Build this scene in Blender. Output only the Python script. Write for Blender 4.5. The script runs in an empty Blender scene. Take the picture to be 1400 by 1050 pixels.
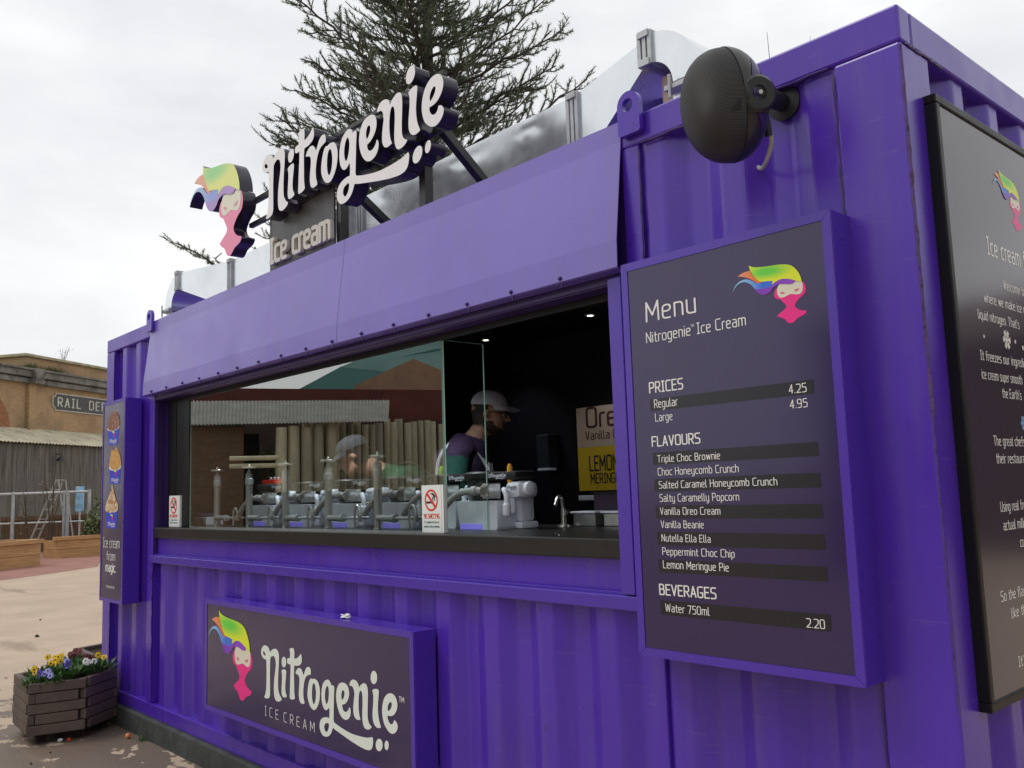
import bpy, bmesh, math, random
import numpy as np
from mathutils import Vector, Matrix, noise as mnoise
from mathutils.geometry import tessellate_polygon
scene = bpy.context.scene
COL = scene.collection
R = math.radians
# ------------------------------------------------------------------ camera
cd = bpy.data.cameras.new("camera"); cam = bpy.data.objects.new("camera", cd); COL.objects.link(cam)
cd.sensor_fit = 'HORIZONTAL'; cd.sensor_width = 36.0; cd.lens = 31.49
cd.clip_start = 0.05; cd.clip_end = 2000
rt = Vector((0.66861079, 0.74287528, -0.03310489)); up = Vector((0.10893565, -0.05381243, 0.99259118)); bk = Vector((0.73559, -0.66726347, -0.11690518))
cam.matrix_world = Matrix(((rt.x, up.x, bk.x, 6.98767587), (rt.y, up.y, bk.y, -2.22732432), (rt.z, up.z, bk.z, 1.37529675), (0, 0, 0, 1)))
scene.camera = cam
# ------------------------------------------------------------------ sky and sun (overcast)
SUN_EL, SUN_AZ = R(58), R(215)       # azimuth: the sun stands in front of the kiosk, to its left
world = bpy.data.worlds.new("World"); scene.world = world; world.use_nodes = True
wn = world.node_tree.nodes; wl = world.node_tree.links; wn.clear()
wo = wn.new('ShaderNodeOutputWorld'); bg = wn.new('ShaderNodeBackground'); bg.inputs['Strength'].default_value = 0.1
sky = wn.new('ShaderNodeTexSky'); sky.sky_type = 'NISHITA'; sky.sun_disc = False; sky.sun_elevation = SUN_EL; sky.sun_rotation = SUN_AZ
tc = wn.new('ShaderNodeTexCoord'); mp = wn.new('ShaderNodeMapping'); mp.inputs['Scale'].default_value = (1.2, 1.2, 3.2)
nz = wn.new('ShaderNodeTexNoise'); nz.inputs['Scale'].default_value = 1.7; nz.inputs['Detail'].default_value = 7; nz.inputs['Roughness'].default_value = .55
cr = wn.new('ShaderNodeValToRGB'); cr.color_ramp.elements[0].position = .33; cr.color_ramp.elements[0].color = (7.3, 7.45, 7.7, 1)
cr.color_ramp.elements[1].position = .62; cr.color_ramp.elements[1].color = (9.9, 9.9, 9.9, 1)
mx = wn.new('ShaderNodeMixRGB'); mx.inputs[0].default_value = .96
wl.new(tc.outputs['Generated'], mp.inputs['Vector']); wl.new(mp.outputs[0], nz.inputs['Vector']); wl.new(nz.outputs[0], cr.inputs[0])
wl.new(sky.outputs[0], mx.inputs[1]); wl.new(cr.outputs[0], mx.inputs[2]); wl.new(mx.outputs[0], bg.inputs['Color']); wl.new(bg.outputs[0], wo.inputs[0])
sl = bpy.data.lights.new("sun", 'SUN'); sl.energy = 1.0; sl.angle = R(22); sl.color = (1, .96, .9)
sun = bpy.data.objects.new("sun", sl); COL.objects.link(sun)
sd = Vector((math.sin(SUN_AZ) * math.cos(SUN_EL), math.cos(SUN_AZ) * math.cos(SUN_EL), math.sin(SUN_EL)))
sun.rotation_euler = sd.to_track_quat('Z', 'Y').to_euler(); sun.location = (0, -10, 20)
scene.view_settings.view_transform = 'Standard'; scene.view_settings.look = 'None'; scene.view_settings.gamma = 1
scene.view_settings.exposure = 0.11
scene.cycles.max_bounces = 10; scene.cycles.transparent_max_bounces = 16
GZ = -0.13
rng = random.Random(7)

# ------------------------------------------------------------------ materials
def mat(name, col, rough=.5, metal=0., spec=.5, var=0., vscale=4., bump=0., bscale=30., dark=None, rvar=0., coords='Object', stretch=(1, 1, 1), emit=None):
    """Principled paint with noise in colour, roughness and surface; dark = (colour, scale, threshold, softness) for stains."""
    m = bpy.data.materials.new(name); m.use_nodes = True; nt = m.node_tree; n = nt.nodes; l = nt.links
    b = n['Principled BSDF']; b.inputs['Roughness'].default_value = rough; b.inputs['Metallic'].default_value = metal; b.inputs['Specular IOR Level'].default_value = spec
    c4 = (*col, 1); b.inputs['Base Color'].default_value = c4
    t = n.new('ShaderNodeTexCoord'); mpn = n.new('ShaderNodeMapping'); mpn.inputs['Scale'].default_value = stretch; l.new(t.outputs[coords], mpn.inputs[0]); V = mpn.outputs[0]
    def noise(s, d=5, r=.6):
        k = n.new('ShaderNodeTexNoise'); k.inputs['Scale'].default_value = s; k.inputs['Detail'].default_value = d; k.inputs['Roughness'].default_value = r; l.new(V, k.inputs['Vector']); return k.outputs[0]
    out = None
    if var:
        rp = n.new('ShaderNodeValToRGB'); rp.color_ramp.elements[0].position = .3; rp.color_ramp.elements[1].position = .7
        rp.color_ramp.elements[0].color = (*[c * (1 - var) for c in col], 1); rp.color_ramp.elements[1].color = (*[min(1, c * (1 + var)) for c in col], 1)
        l.new(noise(vscale), rp.inputs[0]); out = rp.outputs[0]
    if dark:
        dc, ds, th, so = dark
        rp = n.new('ShaderNodeValToRGB'); rp.color_ramp.elements[0].position = th; rp.color_ramp.elements[1].position = min(1, th + so)
        rp.color_ramp.elements[0].color = (0, 0, 0, 1); rp.color_ramp.elements[1].color = (1, 1, 1, 1); l.new(noise(ds, 8, .65), rp.inputs[0])
        mi = n.new('ShaderNodeMixRGB'); l.new(rp.outputs[0], mi.inputs[0]); mi.inputs[1].default_value = c4; mi.inputs[2].default_value = (*dc, 1)
        if out: l.new(out, mi.inputs[1])
        out = mi.outputs[0]
    if out: l.new(out, b.inputs['Base Color'])
    if rvar:
        mr = n.new('ShaderNodeMapRange'); mr.inputs[1].default_value = .3; mr.inputs[2].default_value = .7; mr.inputs[3].default_value = max(.02, rough - rvar); mr.inputs[4].default_value = min(1, rough + rvar)
        l.new(noise(vscale * 1.7), mr.inputs[0]); l.new(mr.outputs[0], b.inputs['Roughness'])
    if bump:
        bp = n.new('ShaderNodeBump'); bp.inputs['Strength'].default_value = bump; bp.inputs['Distance'].default_value = .02; l.new(noise(bscale), bp.inputs['Height']); l.new(bp.outputs[0], b.inputs['Normal'])
    if emit: b.inputs['Emission Color'].default_value = (*emit[0], 1); b.inputs['Emission Strength'].default_value = emit[1]
    return m
def nodes(m): return m.node_tree.nodes, m.node_tree.links, m.node_tree.nodes['Principled BSDF']

def purple_paint(name, col, rough):
    m = mat(name, col, rough, var=.07, vscale=2.2, bump=.035, bscale=2.6, rvar=.08)
    n, l, b = nodes(m)
    src = b.inputs['Base Color'].links[0].from_socket
    t = n.new('ShaderNodeTexCoord')
    # chips and rust specks
    v = n.new('ShaderNodeTexNoise'); v.inputs['Scale'].default_value = 34; v.inputs['Detail'].default_value = 3; l.new(t.outputs['Object'], v.inputs[0])
    r1 = n.new('ShaderNodeValToRGB'); r1.color_ramp.elements[0].position = .735; r1.color_ramp.elements[1].position = .76; l.new(v.outputs[0], r1.inputs[0])
    v2 = n.new('ShaderNodeTexNoise'); v2.inputs['Scale'].default_value = 1.6; l.new(t.outputs['Object'], v2.inputs[0])
    r2 = n.new('ShaderNodeValToRGB'); r2.color_ramp.elements[0].position = .44; r2.color_ramp.elements[1].position = .6; l.new(v2.outputs[0], r2.inputs[0])
    mm = n.new('ShaderNodeMath'); mm.operation = 'MULTIPLY'; l.new(r1.outputs[0], mm.inputs[0]); l.new(r2.outputs[0], mm.inputs[1])
    mi = n.new('ShaderNodeMixRGB'); l.new(mm.outputs[0], mi.inputs[0]); l.new(src, mi.inputs[1]); mi.inputs[2].default_value = (.03, .012, .035, 1)
    # faint vertical washes of grime
    mp2 = n.new('ShaderNodeMapping'); mp2.inputs['Scale'].default_value = (9, 9, .8); l.new(t.outputs['Object'], mp2.inputs[0])
    v3 = n.new('ShaderNodeTexNoise'); v3.inputs['Scale'].default_value = 2.0; v3.inputs['Detail'].default_value = 6; l.new(mp2.outputs[0], v3.inputs[0])
    r3 = n.new('ShaderNodeValToRGB'); r3.color_ramp.elements[0].position = .5; r3.color_ramp.elements[0].color = (0, 0, 0, 1); r3.color_ramp.elements[1].position = .85; r3.color_ramp.elements[1].color = (.3, .3, .3, 1); l.new(v3.outputs[0], r3.inputs[0])
    m2 = n.new('ShaderNodeMixRGB'); l.new(r3.outputs[0], m2.inputs[0]); l.new(mi.outputs[0], m2.inputs[1]); m2.inputs[2].default_value = (.14, .1, .22, 1)
    l.new(m2.outputs[0], b.inputs['Base Color'])
    # thin pale scuffs
    mp3 = n.new('ShaderNodeMapping'); mp3.inputs['Rotation'].default_value = (.3, .5, .2); mp3.inputs['Scale'].default_value = (2.2, 2.2, 26); l.new(t.outputs['Object'], mp3.inputs[0])
    v5 = n.new('ShaderNodeTexNoise'); v5.inputs['Scale'].default_value = 3.2; v5.inputs['Detail'].default_value = 4; l.new(mp3.outputs[0], v5.inputs[0])
    r5 = n.new('ShaderNodeValToRGB'); r5.color_ramp.elements[0].position = .665; r5.color_ramp.elements[0].color = (0, 0, 0, 1); r5.color_ramp.elements[1].position = .70; r5.color_ramp.elements[1].color = (.13, .13, .13, 1); l.new(v5.outputs[0], r5.inputs[0])
    m3 = n.new('ShaderNodeMixRGB'); l.new(r5.outputs[0], m3.inputs[0]); l.new(m2.outputs[0], m3.inputs[1]); m3.inputs[2].default_value = (.26, .2, .42, 1); l.new(m3.outputs[0], b.inputs['Base Color'])
    # fine brush / orange peel
    bp0 = b.inputs['Normal'].links[0].from_socket
    v4 = n.new('ShaderNodeTexNoise'); v4.inputs['Scale'].default_value = 60; v4.inputs['Detail'].default_value = 2; l.new(mp2.outputs[0], v4.inputs[0])
    b2 = n.new('ShaderNodeBump'); b2.inputs['Strength'].default_value = .03; b2.inputs['Distance'].default_value = .01; l.new(v4.outputs[0], b2.inputs['Height']); l.new(bp0, b2.inputs['Normal']); l.new(b2.outputs[0], b.inputs['Normal'])
    return m
M = {}
M['purple'] = purple_paint('purple container paint', (.072, .021, .40), .32)
M['frame_purple'] = mat('purple powder coat', (.068, .025, .375), .28, var=.04, vscale=5, rvar=.05)
M['deep_purple'] = mat('dark purple and channel shade', (.035, .014, .12), .4, var=.1)  # darker purple, also carries the deep shade of the window channel
M['vinyl'] = mat('dark aubergine vinyl', (.021, .010, .075), .14, var=.05, vscale=3, rvar=.04)
M['bar'] = mat('charcoal vinyl bar', (.012, .011, .017), .25)
M['hatch_paint'] = purple_paint('paler purple hatch paint', (.135, .088, .46), .33)  # hatch base colour is paler than the container walls
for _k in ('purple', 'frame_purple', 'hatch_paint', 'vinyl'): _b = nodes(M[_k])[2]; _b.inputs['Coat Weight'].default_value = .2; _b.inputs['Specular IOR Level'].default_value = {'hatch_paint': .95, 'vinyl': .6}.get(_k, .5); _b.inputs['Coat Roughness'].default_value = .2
M['ink'] = mat('white vinyl lettering', (.78, .78, .76), .35)
M['cream_ink'] = mat('pale logo vinyl', (.74, .80, .74), .35, var=.02)
M['acrylic'] = mat('white acrylic letter face', (.80, .80, .82), .3, var=.04, vscale=6)
M['return'] = mat('navy black letter return', (.02, .016, .035), .22, rvar=.06)
M['black_steel'] = mat('black painted steel', (.018, .018, .02), .35, var=.2, rvar=.1)
M['black_frame'] = mat('black anodised frame', (.008, .008, .009), .4, spec=.25, rvar=.05)
M['black_inside'] = mat('black wall lining', (.006, .006, .010), .45, var=.2)
M['counter'] = mat('black stone counter', (.017, .016, .015), .35, spec=.35, var=.25, vscale=40, bump=.02, bscale=200)
M['grey_panel'] = mat('shade darkened grey sign panel', (.085, .086, .09), .4, var=.06)  # base darkened for the shade of the letters in front
M['grey_letter'] = mat('pale grey raised letters', (.58, .56, .52), .4, var=.05)
M['galv'] = mat('galvanised sheet', (.78, .82, .84), .22, metal=.8, var=.08, vscale=2.2, rvar=.12, bump=.012, bscale=1.6)
M['galv_dull'] = mat('dull galvanised steel', (.42, .44, .45), .5, metal=.6, var=.2, vscale=8, rvar=.12)
M['chrome'] = mat('brushed stainless steel', (.60, .60, .56), .28, metal=.9, var=.12, vscale=25, stretch=(1, 1, .1))
M['white_plastic'] = mat('white plastic', (.80, .84, .93), .35, var=.05, vscale=10)
M['black_plastic'] = mat('black plastic', (.010, .010, .011), .55, var=.2)
M['hose'] = mat('grey white rubber hose', (.34, .34, .33), .5, var=.1, vscale=30)
M['smoke'] = mat('smoky polycarbonate', (.022, .026, .026), .35, spec=.3, var=.2)
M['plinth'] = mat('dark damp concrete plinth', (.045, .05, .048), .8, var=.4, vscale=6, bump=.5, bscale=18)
def glass_mat(name, tint, refl):
    m = bpy.data.materials.new(name); m.use_nodes = True; n = m.node_tree.nodes; l = m.node_tree.links; n.clear()
    o = n.new('ShaderNodeOutputMaterial'); tr = n.new('ShaderNodeBsdfTransparent'); tr.inputs[0].default_value = (*tint, 1)
    gl = n.new('ShaderNodeBsdfGlossy'); gl.inputs['Roughness'].default_value = 0.0; gl.inputs['Color'].default_value = (.95, .97, .93, 1)
    ge = n.new('ShaderNodeNewGeometry'); vm = n.new('ShaderNodeVectorMath'); vm.operation = 'DOT_PRODUCT'; l.new(ge.outputs['Normal'], vm.inputs[0]); l.new(ge.outputs['Incoming'], vm.inputs[1])
    ab = n.new('ShaderNodeMath'); ab.operation = 'ABSOLUTE'; l.new(vm.outputs['Value'], ab.inputs[0])
    su = n.new('ShaderNodeMath'); su.operation = 'SUBTRACT'; su.inputs[0].default_value = 1; l.new(ab.outputs[0], su.inputs[1])
    pw = n.new('ShaderNodeMath'); pw.operation = 'POWER'; l.new(su.outputs[0], pw.inputs[0]); pw.inputs[1].default_value = 5
    ml = n.new('ShaderNodeMath'); ml.operation = 'MULTIPLY_ADD'; l.new(pw.outputs[0], ml.inputs[0]); ml.inputs[1].default_value = 1 - refl; ml.inputs[2].default_value = refl
    ms = n.new('ShaderNodeMixShader'); l.new(ml.outputs[0], ms.inputs[0]); l.new(tr.outputs[0], ms.inputs[1]); l.new(gl.outputs[0], ms.inputs[2]); l.new(ms.outputs[0], o.inputs[0])
    return m
M['glass'] = glass_mat('reflective window glass', (.93, .97, .95), .42)
M['glass_side'] = glass_mat('clear side glass', (.90, .96, .94), .05)
M['glass_back'] = glass_mat('clear glass back face', (.97, .99, .98), .0)
M['glass_edge'] = mat('green glass edge', (.35, .55, .48), .15)

# ------------------------------------------------------------------ object helpers
def wloc(o):
    v = Vector((0, 0, 0))
    while o is not None: v += o.location; o = o.parent
    return v
def tag(o, label=None, cat=None, group=None, kind=None):
    if label: o['label'] = label
    if cat: o['category'] = cat
    if group: o['group'] = group
    if kind: o['kind'] = kind
    return o
def thing(name, label, cat, loc=(0, 0, 0), group=None):
    o = bpy.data.objects.new(name, None); o.empty_display_size = .1; COL.objects.link(o); o.location = loc
    return tag(o, label, cat, group)
def obj(name, bm, ms, parent=None, smooth=False, label=None, base=None):
    """links bm (vertices in world space) as one mesh object under parent; base moves the origin of a top-level mesh."""
    off = wloc(parent) if parent else Vector(base or (0, 0, 0))
    if off.length: bmesh.ops.translate(bm, verts=bm.verts, vec=-off)
    me = bpy.data.meshes.new(name); bm.normal_update(); bm.to_mesh(me); bm.free()
    for m in (ms if isinstance(ms, (list, tuple)) else [ms]): me.materials.append(m)
    if smooth:
        for p in me.polygons: p.use_smooth = True
        try: me.set_sharp_from_angle(angle=R(smooth if smooth is not True else 40))
        except Exception: pass
    o = bpy.data.objects.new(name, me); COL.objects.link(o)
    if parent: o.parent = parent
    elif base: o.location = base
    if label: o['label'] = label
    return o
def copy_tree(o, parent=None):
    c = o.copy(); COL.objects.link(c); c.parent = parent
    for ch in list(o.children): copy_tree(ch, c)
    return c
def BM(): return bmesh.new()
def box(bm, x0, x1, y0, y1, z0, z1, bev=0., mi=0, mtx=None):
    r = bmesh.ops.create_cube(bm, size=1); vs = r['verts']
    for v in vs: v.co = Vector((x0 if v.co.x < 0 else x1, y0 if v.co.y < 0 else y1, z0 if v.co.z < 0 else z1))
    fs = list({f for v in vs for f in v.link_faces})
    if bev:
        es = list({e for v in vs for e in v.link_edges})
        rb = bmesh.ops.bevel(bm, geom=es, offset=bev, segments=2, profile=.5, affect='EDGES', clamp_overlap=True)
        fs = list({f for f in rb['faces']} | {f for f in fs if f.is_valid}); vs = list({v for f in fs for v in f.verts})
    for f in fs: f.material_index = mi
    if mtx is not None: bmesh.ops.transform(bm, matrix=mtx, verts=vs)
    return vs
def beam(bm, a, b, w, h=None, mi=0, bev=0.):
    a, b = Vector(a), Vector(b); d = b - a; L = d.length
    q = d.to_track_quat('Z', 'Y' if abs(d.normalized().y) < .9 else 'X').to_matrix().to_4x4(); h = h or w
    return box(bm, -w / 2, w / 2, -h / 2, h / 2, 0, L, bev, mi, Matrix.Translation(a) @ q)
def tube(bm, pts, r, seg=10, mi=0, caps=True, r1=None):
    pts = [Vector(p) for p in pts]; n = len(pts); rings = []; prev = None
    for i, p in enumerate(pts):
        t = (pts[min(i + 1, n - 1)] - pts[max(i - 1, 0)]).normalized()
        if prev is None: a = t.orthogonal().normalized()
        else: a = (prev - t * prev.dot(t)).normalized()
        prev = a; c = t.cross(a); rr = r[i] if isinstance(r, (list, tuple)) else (r if r1 is None else r + (r1 - r) * i / max(1, n - 1))
        rings.append([bm.verts.new(p + (a * math.cos(2 * math.pi * k / seg) + c * math.sin(2 * math.pi * k / seg)) * rr) for k in range(seg)])
    for i in range(n - 1):
        for k in range(seg):
            f = bm.faces.new((rings[i][k], rings[i][(k + 1) % seg], rings[i + 1][(k + 1) % seg], rings[i + 1][k])); f.material_index = mi
    if caps:
        f = bm.faces.new(rings[0][::-1]); f.material_index = mi; f = bm.faces.new(rings[-1]); f.material_index = mi
def lathe(bm, prof, c=(0, 0, 0), seg=20, mi=0, mtx=None):
    """prof: (radius, z) from bottom to top, closed with caps."""
    rings = []; c = Vector(c)
    for r, z in prof: rings.append([bm.verts.new(c + Vector((r * math.cos(2 * math.pi * k / seg), r * math.sin(2 * math.pi * k / seg), z))) for k in range(seg)])
    for i in range(len(prof) - 1):
        for k in range(seg):
            f = bm.faces.new((rings[i][k], rings[i][(k + 1) % seg], rings[i + 1][(k + 1) % seg], rings[i + 1][k])); f.material_index = mi
    f = bm.faces.new(rings[0][::-1]); f.material_index = mi; f = bm.faces.new(rings[-1]); f.material_index = mi
    if mtx is not None: bmesh.ops.transform(bm, matrix=mtx, verts=[v for r in rings for v in r])
def bez(p, n=14):
    """Catmull-Rom through open points"""
    p = [Vector(q) for q in p]; out = []
    for i in range(len(p) - 1):
        a, b, c, d = p[max(i - 1, 0)], p[i], p[i + 1], p[min(i + 2, len(p) - 1)]
        for k in range(n):
            t = k / n; out.append(.5 * ((2 * b) + (c - a) * t + (2 * a - 5 * b + 4 * c - d) * t * t + (3 * b - a - 3 * c + d) * t ** 3))
    return out + [p[-1]]
# frames: map (u, v, w) to the world, w pointing out of the sign
def FRONT(y): return lambda u, v, w: Vector((u, y - w, v))
def SIDE(x): return lambda u, v, w: Vector((x + w, u, v))
def smooth_loop(p, n=3, sharp=70):
    p = [Vector((a, b)) for a, b in p]; N = len(p); tg = []
    for i in range(N):
        a, b, c = p[i - 1], p[i], p[(i + 1) % N]
        ang = abs((b - a).angle_signed(c - b, 0)) if (b - a).length > 1e-9 and (c - b).length > 1e-9 else 0
        tg.append(None if ang > R(sharp) else (c - a) * .5)
    out = []
    for i in range(N):
        b, c = p[i], p[(i + 1) % N]; L = (c - b); m0, m1 = tg[i], tg[(i + 1) % N]
        m0 = L if m0 is None else m0 * min(1, 1.3 * L.length / max(1e-9, m0.length)); m1 = L if m1 is None else m1 * min(1, 1.3 * L.length / max(1e-9, m1.length))
        for k in range(n):
            t = k / n; out.append((2 * t ** 3 - 3 * t * t + 1) * b + (t ** 3 - 2 * t * t + t) * m0 + (-2 * t ** 3 + 3 * t * t) * c + (t ** 3 - t * t) * m1)
    return [(v.x, v.y) for v in out]
def fill(bm, loops, fr, w=0., depth=0., mi=0, mside=None, inset=0.):
    """filled shape (loops may hold holes) at offset w; depth > 0 adds side walls going back and a back face."""
    F = []
    flat = [q for lp in loops for q in lp]
    tris = []; st = [0]
    for lp in loops: st.append(st[-1] + len(lp))
    dp = [inside_count(lp[0], loops, i) for i, lp in enumerate(loops)]
    for i, lp in enumerate(loops):          # every outer loop with the holes that lie directly in it
        if dp[i] % 2: continue
        g = [i] + [j for j in range(len(loops)) if dp[j] == dp[i] + 1 and inside_count(loops[j][0], [lp], -1)]
        idx = [st[j] + k for j in g for k in range(len(loops[j]))]
        tris += [[idx[k] for k in t] for t in tessellate_polygon([[Vector((a, b, 0)) for a, b in loops[j]] for j in g])]
    vs = [bm.verts.new(fr(a, b, w)) for a, b in flat]
    O = fr(0, 0, 0); nrm = (fr(0, 0, 1) - O)
    def face(t, n, m):
        if len(set(t)) < 3: return
        try: f = bm.faces.new(t)
        except ValueError: return
        f.normal_update(); f.material_index = m
        if f.normal.dot(n) < 0: f.normal_flip()
    for t in tris: face([vs[i] for i in t], nrm, mi)
    if depth:
        bs = [bm.verts.new(fr(a, b, w - depth)) for a, b in flat]; ms = mi if mside is None else mside
        fs = [bm.verts.new(v.co) for v in vs] if mside is not None else vs
        for t in tris: face([bs[i] for i in t], -nrm, ms)
        k = 0; sides = []
        for lp in loops:
            n = len(lp)
            for i in range(n):
                a, b = k + i, k + (i + 1) % n
                try: f = bm.faces.new((fs[a], fs[b], bs[b], bs[a]))
                except ValueError: continue
                f.material_index = ms; sides.append(f)
            k += n
        # outward: outer loop area sign decides
        k = 0
        for li, lp in enumerate(loops):
            A = sum(lp[i][0] * lp[(i + 1) % len(lp)][1] - lp[(i + 1) % len(lp)][0] * lp[i][1] for i in range(len(lp)))
            for f in sides[k:k + len(lp)]:
                f.normal_update(); i = sides.index(f) - k
                e = Vector(lp[(i + 1) % len(lp)]) - Vector(lp[i]); on = Vector((e.y, -e.x)) * (1 if A > 0 else -1) * (1 if inside_count(lp[0], loops, li) % 2 == 0 else -1)
                wn_ = fr(on.x, on.y, 0) - O
                if f.normal.dot(wn_) < 0: f.normal_flip()
            k += len(lp)
def inside_count(p, loops, skip):
    c = 0
    for j, lp in enumerate(loops):
        if j == skip: continue
        ins = False; n = len(lp)
        for i in range(n):
            (x0, y0), (x1, y1) = lp[i], lp[(i + 1) % n]
            if (y0 > p[1]) != (y1 > p[1]) and p[0] < (x1 - x0) * (p[1] - y0) / (y1 - y0) + x0: ins = not ins
        c += ins
    return c
# ------------------------------------------------------------------ stroke lettering
GL = {
 'a': (.36, ".05,.68 .36,.68 .36,0|.36,.4 0,.4 0,0 .36,0"), 'b': (.36, "0,1 0,0 .36,0 .36,.68 0,.68"), 'c': (.31, ".32,.68 0,.68 0,0 .32,0"),
 'd': (.36, ".36,1 .36,0 0,0 0,.68 .36,.68"), 'e': (.36, "0,.36 .36,.36 .36,.68 0,.68 0,0 .34,0"), 'f': (.22, ".27,1 .09,1 .09,0|0,.66 .24,.66"),
 'g': (.36, ".36,.68 0,.68 0,0 .36,0|.36,.68 .36,-.28 .04,-.28"), 'h': (.36, "0,1 0,0|0,.68 .36,.68 .36,0"), 'i': (.0, "0,.68 0,0|0,.9 0,.92"),
 'k': (.32, "0,1 0,0|.31,.68! .02,.33! .33,0!"), 'l': (.1, "0,1 0,0 .13,0"), 'm': (.62, "0,.68 0,0|0,.68 .31,.68 .31,0|.31,.68 .62,.68 .62,0"),
 'n': (.36, "0,.68 0,0|0,.68 .36,.68 .36,0"), 'o': (.38, "c0,0 0,.68 .38,.68 .38,0"), 'p': (.36, "0,-.28 0,.68 .36,.68 .36,0 0,0"), 'q': (.36, ".36,-.28 .36,.68 0,.68 0,0 .36,0"),
 'r': (.2, "0,0 0,.68 .22,.68"), 's': (.32, ".32,.68 0,.68 0,.36 .33,.33 .33,0 0,0"), 't': (.22, ".09,.92 .09,0 .25,0|0,.66 .24,.66"), 'u': (.36, "0,.68 0,0 .36,0|.36,.68 .36,0"),
 'v': (.36, "0,.68 .18,0! .36,.68"), 'w': (.56, "0,.68 .14,0! .28,.66! .42,0! .56,.68"), 'x': (.34, "0,.68 .34,0|.34,.68 0,0"), 'y': (.36, "0,.68 0,0 .36,0|.36,.68 .36,-.28 .06,-.28"), 'z': (.32, "0,.68 .32,.68! 0,0! .33,0"),
 'A': (.46, "0,0 .23,1! .46,0|.08,.3 .38,.3"), 'B': (.44, "0,0! 0,1! .40,1 .40,.53 0,.53!|0,.53! .44,.53 .44,0 0,0!"), 'C': (.42, ".43,1 0,1 0,0 .43,0"), 'D': (.46, "c0,0! 0,1! .46,1 .46,0"),
 'E': (.38, ".39,1 0,1! 0,0! .39,0|0,.52 .33,.52"), 'F': (.36, ".38,1 0,1! 0,0|0,.52 .32,.52"), 'G': (.45, ".44,1 0,1 0,0 .45,0 .45,.45! .25,.45"), 'H': (.46, "0,1 0,0|.46,1 .46,0|0,.52 .46,.52"),
 'I': (.22, "0,1 .22,1|.11,1 .11,0|0,0 .22,0"), 'K': (.42, "0,1 0,0|.4,1 .02,.45! .42,0"), 'L': (.36, "0,1 0,0! .37,0"), 'M': (.58, "0,0 .02,1! .29,.3! .56,1! .58,0"), 'N': (.46, "0,0 0,1! .46,0! .46,1"), 'O': (.48, "c0,0 0,1 .48,1 .48,0"),
 'P': (.42, "0,0 0,1! .42,1 .42,.46 0,.46"), 'R': (.43, "0,0 0,1! .42,1 .42,.46 0,.46|.2,.46 .44,0"), 'S': (.42, ".42,1 0,1 0,.54 .43,.5 .43,0 0,0"), 'T': (.46, "0,1 .46,1|.23,1 .23,0"), 'U': (.46, "0,1 0,0 .46,0 .46,1"),
 'V': (.44, "0,1 .22,0! .44,1"), 'W': (.68, "0,1 .16,0! .34,.9! .52,0! .68,1"), 'Y': (.44, "0,1 .22,.45! .44,1|.22,.45 .22,0"),
 '0': (.44, "c0,0 0,1 .44,1 .44,0"), '2': (.42, "0,.98 .42,1 .42,.5 0,0! .43,0"), '4': (.42, ".31,0 .31,1! 0,.28! .42,.28"), '5': (.42, ".4,1 .03,1! .03,.58! .42,.58 .42,0 0,0"), '7': (.42, "0,1 .42,1! .14,0"), '9': (.42, ".42,.46 0,.46 0,1 .42,1 .42,0 .05,0"),
 '.': (.0, "0,0 0,.02"), ',': (.0, "0,.02 -.04,-.12"), "'": (.0, "0,1 0,.82"), '-': (.2, "0,.4 .2,.4"),
}
def round_poly(s, r=.17):
    cl = s.startswith('c'); pts = []; sh = []
    for t in s.lstrip('c').split():
        k = t.endswith('!'); x, y = t.rstrip('!').split(','); pts.append(np.array((float(x), float(y)))); sh.append(k)
    n = len(pts); out = []
    for i in range(n):
        if (not cl and i in (0, n - 1)) or sh[i]: out.append(pts[i]); continue
        a, b, c = pts[i - 1], pts[i], pts[(i + 1) % n]
        r1 = min(r, np.linalg.norm(a - b) * .5); r2 = min(r, np.linalg.norm(c - b) * .5)
        p0 = b + (a - b) / np.linalg.norm(a - b) * r1; p2 = b + (c - b) / np.linalg.norm(c - b) * r2
        for t in (0, .2, .4, .6, .8, 1): out.append((1 - t) ** 2 * p0 + 2 * t * (1 - t) * b + t * t * p2)
    if cl: out.append(out[0])
    return out
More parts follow.
